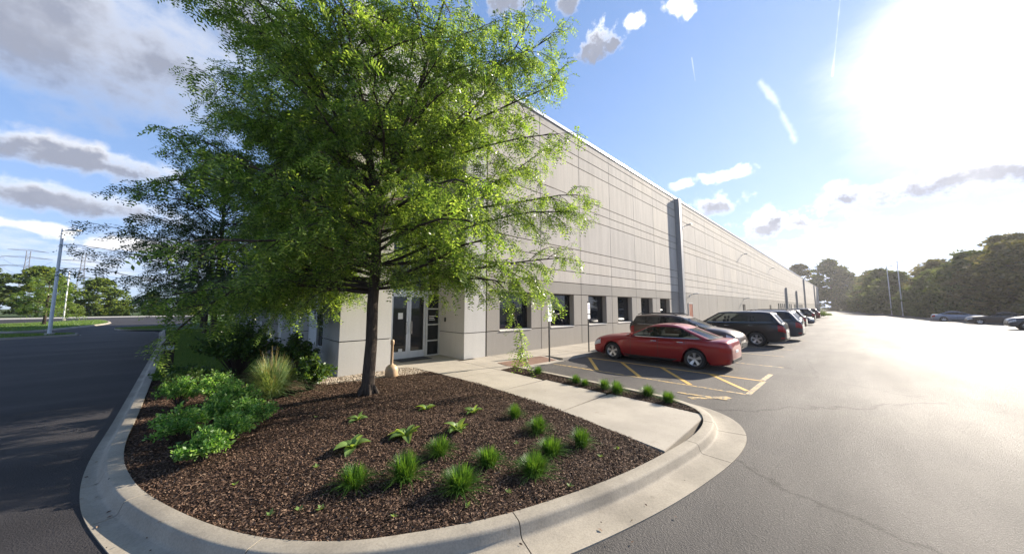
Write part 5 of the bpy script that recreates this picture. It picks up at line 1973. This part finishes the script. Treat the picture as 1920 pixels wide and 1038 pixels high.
def make_car(paint, S, name, label, loc, rz, group=None, rails=False, spare=False, extra=None, roofcol=None):
    S = dict(S)
    if extra:
        S.update(extra)
    car = tag(empty(name, loc, rz), label, 'car', group)
    L, W = S['L'], S['W']
    hl, hw = L / 2, W / 2
    xf = hl - S['fo']
    xr = xf - S['wb']
    RA = S['wr'] + .05
    deck, belt = smooth_prof(S['deck']), smooth_prof(S['belt'])
    st = set(np.round(np.linspace(-hl, hl, 44), 3))
    for xc in (xf, xr):
        for a in np.linspace(0, math.pi, 15):
            st.add(round(xc + RA * math.cos(a), 3))
    for e in (.01, .03, .06, .1, .16):
        st.add(round(-hl + e, 3))
        st.add(round(hl - e, 3))
    st = sorted(st)
    NP = 11
    secs = []
    for x in st:
        u = abs(x) / hl
        end = max(0.0, (abs(x) - (hl - .55)) / .55)
        w = hw * (1 - .17 * end ** 2.6) * (1 - .015 * u)
        if abs(x) > hl - .10:
            w *= 1 - .22 * ((abs(x) - (hl - .10)) / .10) ** 2
        zd, zs = lerp_prof(deck, x), lerp_prof(belt, x)
        zs = min(zs, zd - .015)
        zb = S['zb'] + .10 * end ** 2
        if abs(x) > hl - .06:
            zb += .10 * (abs(x) - (hl - .06)) / .06
        zm = zb + (zs - zb) * .55
        pts = [(0, zb), (w * .86, zb), (w * .955, zb + .05), (w * .985, zb + (zs - zb) * .24), (w * .982, zm), (w * 1.0, zb + (zs - zb) * .80), (w * .972, zs), (w * .915, zs + (zd - zs) * .45), (w * .78, zd - .012), (w * .42, zd + .012), (0, zd + .018)]
        for xc in (xf, xr):
            dx = x - xc
            if abs(dx) <= RA + 1e-6:
                za = S['wr'] + math.sqrt(max(0, RA * RA - dx * dx))
                pts = [(p[0], max(p[1], za)) if (1 <= i <= 5) else ((p[0], max(p[1], min(za, zs - .1))) if i == 0 else p) for i, p in enumerate(pts)]
        secs.append(pts)
    V, Fq = [], []
    full = []
    for x, pts in zip(st, secs):
        ring = [(x, -p[0], p[1]) for p in pts[::-1]] + [(x, p[0], p[1]) for p in pts[1:]]
        full.append(ring)
        V += ring
    K = len(full[0])
    for i in range(len(st) - 1):
        for j in range(K - 1):
            Fq.append((i * K + j, (i + 1) * K + j, (i + 1) * K + j + 1, i * K + j + 1))
    # ring order: deck centre(right half) ... bottom ... ; ring[0] = deck centre, mid = bottom centre, last = deck centre
    Fq.append(tuple(range(K)))
    Fq.append(tuple((len(st) - 1) * K + j for j in range(K))[::-1])
    me = bpy.data.meshes.new('body')
    me.from_pydata(V, [], Fq)
    me.materials.append(M[paint])
    bm = bmesh.new()
    bm.from_mesh(me)
    bmesh.ops.remove_doubles(bm, verts=bm.verts, dist=.0008)
    bmesh.ops.recalc_face_normals(bm, faces=bm.faces)
    bm.to_mesh(me)
    bm.free()
    smooth(me, 38)
    body = add_mesh('body', me, car)

    def side_pt(x, h, sg, out=0.0):
        """point on the body side at height fraction index h (0..10 along half section)"""
        i = max(0, min(len(st) - 2, int(np.searchsorted(st, x)) - 1))
        f = (x - st[i]) / (st[i + 1] - st[i])
        j = int(h)
        g = h - j
        j2 = min(j + 1, NP - 1)

        def q(i_):
            a, b = secs[i_][j], secs[i_][j2]
            return (a[0] + (b[0] - a[0]) * g, a[1] + (b[1] - a[1]) * g)
        a, b = q(i), q(min(i + 1, len(st) - 1))
        y, z = a[0] + (b[0] - a[0]) * f, a[1] + (b[1] - a[1]) * f
        return Vector((x, sg * (y + out), z))

    def patch(nm, xs_, hs, sg, mat, out=.006, endout=0.0):
        mb = MB()
        for x in xs_:
            for h in hs:
                p = side_pt(x, h, sg, out)
                if endout:
                    p.x += endout
                mb.v.append(tuple(p))
        n2 = len(hs)
        for i in range(len(xs_) - 1):
            for j in range(n2 - 1):
                q = (i * n2 + j, (i + 1) * n2 + j, (i + 1) * n2 + j + 1, i * n2 + j + 1)
                mb.f.append(q if sg < 0 else q[::-1])
        return mb.build(nm, M[mat], car, sm=60)

    # greenhouse: bottom loop -> top loop
    gb0, gb1 = S['g_bot']
    gt0, gt1 = S['g_top']
    zr = S['roof']
    bw, tw = hw * S['bot_w'] * 1.06, hw * S['roof_w'] * 1.04

    def loop(x0, x1, w, z, rc, zf):
        pts = []
        cx = [(x1, -1), (x1, 1), (x0, 1), (x0, -1)]
        n_side, n_end = 20, 8
        out = []
        for k in range(n_side):          # left side (+y) from front to rear
            t = k / n_side
            out.append((x1 - rc + (x0 + rc - x1 + rc) * t, w - .05 * (abs(2 * t - 1)) ** 3 * w))
        for k in range(n_end):           # rear, +y to -y
            t = k / n_end
            out.append((x0 + rc * abs(2 * t - 1) ** 2.2, w * .95 * (1 - 2 * t)))
        for k in range(n_side):
            t = k / n_side
            out.append((x0 + rc + (x1 - rc - x0 - rc) * t, -(w - .05 * (abs(2 * t - 1)) ** 3 * w)))
        for k in range(n_end):
            t = k / n_end
            out.append((x1 - rc * abs(2 * t - 1) ** 2.2, -w * .95 * (1 - 2 * t)))
        return [(p[0], p[1], zf(p[0]) if zf else z) for p in out]
    NS, NE = 20, 8
    lo = loop(gb0, gb1, bw, 0, .12, lambda x: 0)
    lo = [(p[0], p[1], lerp_prof(deck, p[0]) - .035) for p in lo]
    hc, hh_ = (gt0 + gt1) / 2, (gt1 - gt0) / 2
    hi = loop(gt0, gt1, tw, zr - .045, .10, lambda x: zr - .04 - .065 * abs((x - hc) / hh_) ** 2.2)
    rows = [0, .07, .88, 1.0]
    Vg = []
    N_ = len(lo)
    for t in rows:
        for a, b in zip(lo, hi):
            bul = .035 * math.sin(math.pi * t)
            y = a[1] + (b[1] - a[1]) * t
            y += bul * (1 if y > 0 else -1) * min(1, abs(y) / (hw * .4))
            Vg.append((a[0] + (b[0] - a[0]) * t, y, a[2] + (b[2] - a[2]) * t))
    paint_f, glass_f = [], {}
    for i in range(3):
        for j in range(N_):
            q = (i * N_ + j, i * N_ + (j + 1) % N_, (i + 1) * N_ + (j + 1) % N_, (i + 1) * N_ + j)
            key = None
            if i == 1:
                if j < NS or NS + NE <= j < 2 * NS + NE:
                    sd = 'L' if j < NS else 'R'
                    xm = sum(lo[(j + e) % N_][0] for e in (0, 1)) / 2
                    xa, xb = (lo[(j + 1) % N_][0], lo[j][0]) if sd == 'L' else (lo[j][0], lo[(j + 1) % N_][0])
                    for gi, (g0, g1) in enumerate(S['glass']):
                        if g0 - .03 <= xm <= g1 + .03:
                            key = ('side_window', sd, gi)
                elif NS <= j < NS + NE:
                    key = ('rear_window',) if NS < j < NS + NE - 1 else None
                else:
                    key = ('windscreen',)
            if key is None:
                paint_f.append(q)
            else:
                glass_f.setdefault(key, []).append(q)
    # roof skin, crowned
    ctr = len(Vg)
    rings = []
    prev = [3 * N_ + j for j in range(N_)]
    cxm = (gt0 + gt1) / 2
    for f, dz in ((.86, .026), (.6, .040), (.25, .046)):
        cur = []
        for j in range(N_):
            p = Vg[3 * N_ + j]
            xx_ = cxm + (p[0] - cxm) * f
            Vg.append((xx_, p[1] * f, zr - .04 - .065 * abs((xx_ - hc) / hh_) ** 2.2 + dz))
            cur.append(len(Vg) - 1)
        for j in range(N_):
            paint_f.append((prev[j], prev[(j + 1) % N_], cur[(j + 1) % N_], cur[j]))
        prev = cur
    paint_f.append(tuple(prev))

    def sub(fs, nm, mat, out=0.0, par=car):
        used = sorted({i for f in fs for i in f})
        mp = {u: k for k, u in enumerate(used)}
        mb = MB()
        for u in used:
            v = Vector(Vg[u])
            mb.v.append((v.x, v.y + out * (1 if v.y > 0 else -1), v.z))
        mb.f = [tuple(mp[i] for i in f) for f in fs]
        o = mb.build(nm, M[mat], par)
        bm = bmesh.new()
        bm.from_mesh(o.data)
        bmesh.ops.recalc_face_normals(bm, faces=bm.faces)
        # open shells: make them face outward
        cen = Vector((cxm, 0, zr - .4))
        s_ = sum((f.calc_center_median() - cen).dot(f.normal) for f in bm.faces)
        if s_ < 0:
            bmesh.ops.reverse_faces(bm, faces=bm.faces)
        bm.to_mesh(o.data)
        bm.free()
        smooth(o.data, 50)
        return o
    sub(paint_f, 'roof_and_pillars', roofcol or paint)
    for key, fs in glass_f.items():
        sub(fs, key[0], 'car_glass_dark' if (S['roof'] > 1.6 and (key[0] == 'rear_window' or (key[0] == 'side_window' and key[2] < 2))) else 'car_glass')
    # cabin floor line and seats seen through the glass
    fl = MB()
    fl.v = [(p[0] * .985 + cxm * .015, p[1] * .96, p[2] + .018 + .035) for p in lo]
    fl.f = [tuple(range(len(lo)))]
    fl.build('cabin_trim', M['cabin'], car)
    for sx in ((gx_ := S['glass'])[-1][0] + .30, gx_[-2][0] + .22):
        for sg in (-1, 1):
            zb_ = lerp_prof(deck, sx)
            st_ = MB()
            st_.box(sx - .07, sx + .05, sg * hw * .40 - .21, sg * hw * .40 + .21, zb_ - .02, zb_ + .17)
            st_.box(sx - .08, sx + .01, sg * hw * .40 - .11, sg * hw * .40 + .11, zb_ + .18, zb_ + .34)
            st_.build('seat', M['cabin'], car, bevel=.03, sm=50)
    MB().tube([(S['glass'][-1][1] - .40, hw * .40 + .19 * math.cos(a_), lerp_prof(deck, .4) + .10 + .17 * math.sin(a_)) for a_ in np.linspace(0, 6.28, 15)], .014, 5).build('steering_wheel', M['black'], car)
    # window trim line
    for sg in (-1, 1):
        pts = []
        src = [lo[j] for j in range(2, NS - 1)] if sg > 0 else [lo[NS + NE + j] for j in range(2, NS - 1)]
        for p in src:
            pts.append((p[0], p[1] + sg * .022, p[2] + .045))
        MB().tube(pts, .009, 4).build('window_trim', M['chrome'], car)
    # dark inner body so that the arches read as wells
    MB().box(-hl + .25, hl - .25, -hw * .60, hw * .60, S['zb'] + .02, S['zb'] + .42).build('underbody', M['black'], car)
    # wheels
    for xc in (xf, xr):
        for sg in (-1, 1):
            w_ = empty('wheel', (xc, sg * (hw - S['ww'] / 2 - .035), S['wr']))
            w_.parent = car
            w_.rotation_euler = (0, 0, 0 if sg > 0 else math.pi)
            for nm, m_ in wheel_meshes(S['wr'], S['ww']):
                add_mesh(nm, m_, w_)
            MB().lathe([(.01, 0), (RA - .01, 0), (RA - .01, .18)], 20, (xc, sg * (hw - .36) - (0 if sg < 0 else 0), S['wr']), 'y').build('wheel_well', M['black'], car)
    # door seams, handles, sills
    gx = S['glass']
    seams_x = [gx[-1][1] - .02, (gx[-1][0] + gx[-2][1]) / 2, (gx[-2][0] + gx[0][1]) / 2 + .02]
    for sg in (-1, 1):
        for sx in seams_x:
            if abs(sx - xr) < RA:
                hs = [4.9, 5.4, 6, 6.6]
            else:
                hs = [2.2, 3, 4, 5, 6, 6.6]
            mb = MB()
            for h in hs:
                for dx in (-.005, .005):
                    mb.v.append(tuple(side_pt(sx + dx, h, sg, .0015)))
            for k in range(len(hs) - 1):
                mb.f.append((2 * k, 2 * k + 1, 2 * k + 3, 2 * k + 2))
            mb.build('door_seam', M['black'], car)
        for sx in seams_x[1:]:
            p = side_pt(sx + .16, 5.55, sg, .0)
            MB().tube([(p.x - .10, p.y - sg * .005, p.z), (p.x - .08, p.y + sg * .03, p.z + .004), (p.x + .07, p.y + sg * .03, p.z + .004), (p.x + .09, p.y - sg * .005, p.z)], .013, 6).build('door_handle', M['chrome'] if S is not SEDAN else M[paint], car, sm=60)
        mb = MB()
        sxs = np.linspace(xr + RA + .03, xf - RA - .03, 8)
        for x in sxs:
            for h in (1.15, 2.0, 2.5):
                mb.v.append(tuple(side_pt(x, h, sg, .008)))
        for k in range(7):
            for j in range(2):
                mb.f.append((3 * k + j, 3 * k + 3 + j, 3 * k + 4 + j, 3 * k + j + 1))
        mb.build('sill_trim', M['black'], car)
        # mirror
        mx = gx[-1][1] - .12
        base = side_pt(mx, 6.6, sg, 0)
        mm = MB()
        c = Vector((base.x + .02, sg * (hw + .06), base.z + .10))
        for (px, py, pz) in ((-.06, -.11, -.07), (.07, -.09, -.06), (.07, .07, -.05), (-.06, .09, -.06), (-.06, -.11, .07), (.06, -.09, .06), (.05, .06, .05), (-.06, .09, .06)):
            mm.v.append((c.x + px, c.y + sg * py, c.z + pz))
        mm.f = [(3, 2, 1, 0), (4, 5, 6, 7), (0, 1, 5, 4), (1, 2, 6, 5), (2, 3, 7, 6), (3, 0, 4, 7)]
        mo = mm.build('mirror', M[paint], car, bevel=.025, sm=60)
        # lamps
        patch('tail_light', [-hl + .02, -hl + .06, -hl + .12, -hl + .2, -hl + S['tail']], [4.3, 5, 5.6, 6.0], sg, 'lamp_red', .006, -.006)
        patch('headlight', [hl - .42, hl - .3, hl - .18, hl - .1, hl - .05], [4.6, 5.2, 5.8, 6.3], sg, 'lamp_clear', .006, .004)
        patch('bumper_reflector', [-hl + .05, -hl + .1, -hl + .2], [2.7, 3.1], sg, 'lamp_red', .005, -.004)
    # ends: plates, grille, lower valance
    zp = lerp_prof(deck, -hl)
    MB().box(-hl - .008, -hl + .03, -.16, .16, zp - .14, zp - .06).build('number_plate', M['sign_white'], car)
    MB().box(-hl - .006, -hl + .15, -hw * .62, hw * .62, S['zb'] + .12, S['zb'] + .22).build('valance', M['black'], car)
    MB().box(hl - .15, hl + .008, -hw * .45, hw * .45, S['zb'] + .14, S['zb'] + .34).build('grille', M['black'], car, bevel=.01)
    MB().box(hl - .1, hl + .012, -.10, .10, S['zb'] + .36, S['zb'] + .42).build('emblem', M['chrome'], car, bevel=.005)
    if rails:
        for sg in (-1, 1):
            MB().tube([(gt0 + .15, sg * tw * .86, zr - .03), (gt0 + .3, sg * tw * .86, zr + .035), (gt1 - .4, sg * tw * .86, zr + .035), (gt1 - .2, sg * tw * .86, zr - .04)], .018, 6).build('roof_rail', M['black'], car, sm=60)
    if spare:
        sp = empty('spare_wheel', (-hl - .11, 0, .95))
        sp.parent = car
        sp.rotation_euler = (0, 0, R(90))
        MB().lathe([(.001, .13), (.28, .125), (.34, .09), (.35, 0), (.345, -.10), (.001, -.10)], 28, axis='y').build('cover', M['black'], sp, sm=40)
    return car


M['car_glass'] = tinted_glass('car glass', (0.75, 0.80, 0.78), 0.55)
M['car_glass_dark'] = tinted_glass('privacy glass', (0.4, 0.42, 0.42), 0.3)
P = dict(red=paint_mat('red car paint', (0.25, 0.004, 0.009), .35), bronze=paint_mat('bronze car paint', (0.085, 0.055, 0.04), .5), black=paint_mat('black car paint', (0.012, 0.013, 0.018), .3),
         slate=paint_mat('slate car paint', (0.045, 0.055, 0.07), .5), silver=paint_mat('silver car paint', (0.36, 0.37, 0.40), .8), navy=paint_mat('navy car paint', (0.015, 0.022, 0.055), .4),
         char=paint_mat('charcoal car paint', (0.035, 0.03, 0.03), .4), maroon=paint_mat('maroon car paint', (0.09, 0.02, 0.022), .4), ltblue=paint_mat('pale blue car paint', (0.20, 0.24, 0.32), .6))
for k_, v_ in P.items():
    M['p_' + k_] = v_
GC = 'cars parked side by side along the warehouse wall'
NIN, NOUT = R(90), R(-90)
make_car('p_red', SEDAN, 'parked_sedan', 'red four-door sedan parked nose to the wall beside the hatched aisle', (12.42, 4.95, 0), NIN, GC)
make_car('p_bronze', SUV, 'parked_suv', 'bronze sport utility with black spare wheel cover backed in behind the red sedan', (15.95, 5.25, 0), NOUT, GC, rails=True, spare=True, extra=dict(L=4.5, roof=1.66, wb=2.6, fo=.88, g_bot=(-2.2, 1.22), g_top=(-2.0, .16), glass=[(-2.0, -1.20), (-1.12, -.22), (-.14, .90)],
         deck=[(-2.25, .86), (-2.21, 1.10), (-2.1, 1.19), (-1.6, 1.19), (-1.0, 1.17), (.6, 1.14), (1.1, 1.12), (1.6, 1.06), (1.95, .96), (2.17, .82), (2.25, .64)],
         belt=[(-2.25, .82), (-2.15, 1.05), (-1.8, 1.12), (-1.0, 1.11), (.3, 1.06), (1.1, 1.0), (1.7, .91), (2.05, .80), (2.25, .60)]))
make_car('p_black', SUV, 'parked_suv', 'black long-roofed sport utility parked nose in, third from the entrance', (21.45, 4.65, 0), NIN, GC, rails=False, extra=dict(L=4.95))
make_car('p_slate', SUV, 'parked_suv', 'slate blue sport utility with pale rear window just beyond the black one', (26.0, 4.35, 0), NIN, GC, rails=True)
make_car('p_silver', SUV, 'parked_suv', 'silver sport utility parked beyond the slate blue one', (32.0, 4.8, 0), NIN, GC, rails=True)
make_car('p_char', SUV, 'parked_suv', 'dark sport utility parked beyond the silver one', (38.0, 5.0, 0), NIN, GC)
make_car('p_navy', SEDAN, 'parked_sedan', 'navy blue car backed in at the far end of the near row', (48.5, 5.0, 0), NOUT, GC)
make_car('p_maroon', SUV, 'parked_suv', 'small maroon vehicle far down the wall by the bushes', (70, 5.5, 0), NIN, GC)
make_car('p_char', SUV, 'parked_suv', 'small dark vehicle far down the wall before the maroon one', (60, 5.6, 0), NIN, GC)
GX = 'cars parked at the right edge of the lot'
make_car('p_ltblue', SEDAN, 'parked_sedan', 'pale silver-blue sedan, leftmost of the cars parked on the right', (75.0, -10.5, 0), R(-92), GX)
make_car('p_char', SEDAN, 'parked_sedan', 'dark sedan parked on the right between the pale sedan and the picture edge', (66.0, -12.0, 0), R(88), GX)
make_car('p_slate', SUV, 'parked_suv', 'slate sport utility facing the lane, cut by the right border', (52.5, -12.2, 0), R(88), GX)
# low shrubs at the far end of the row
shrub('ground_shrub', (80, 4.5, 0), 5.0, 1.2, 3000, 126, 'shrub', .25, 'low green shrub island at the far end of the parked row', None)

# ------------------------------------------------------------------ air
hz = MB().box(-430, 710, -430, 530, -1.1, 60)
hm = bpy.data.materials.new('summer haze')
hm.use_nodes = True
hm.node_tree.nodes.clear()
ho_ = hm.node_tree.nodes.new('ShaderNodeOutputMaterial')
hv = hm.node_tree.nodes.new('ShaderNodeVolumePrincipled')
hv.inputs['Color'].default_value = (0.95, 0.95, 1.0, 1)
hv.inputs['Density'].default_value = 0.00026
hv.inputs['Anisotropy'].default_value = 0.5
hm.node_tree.links.new(hv.outputs[0], ho_.inputs['Volume'])
tag(hz.build('haze', hm), kind='stuff')
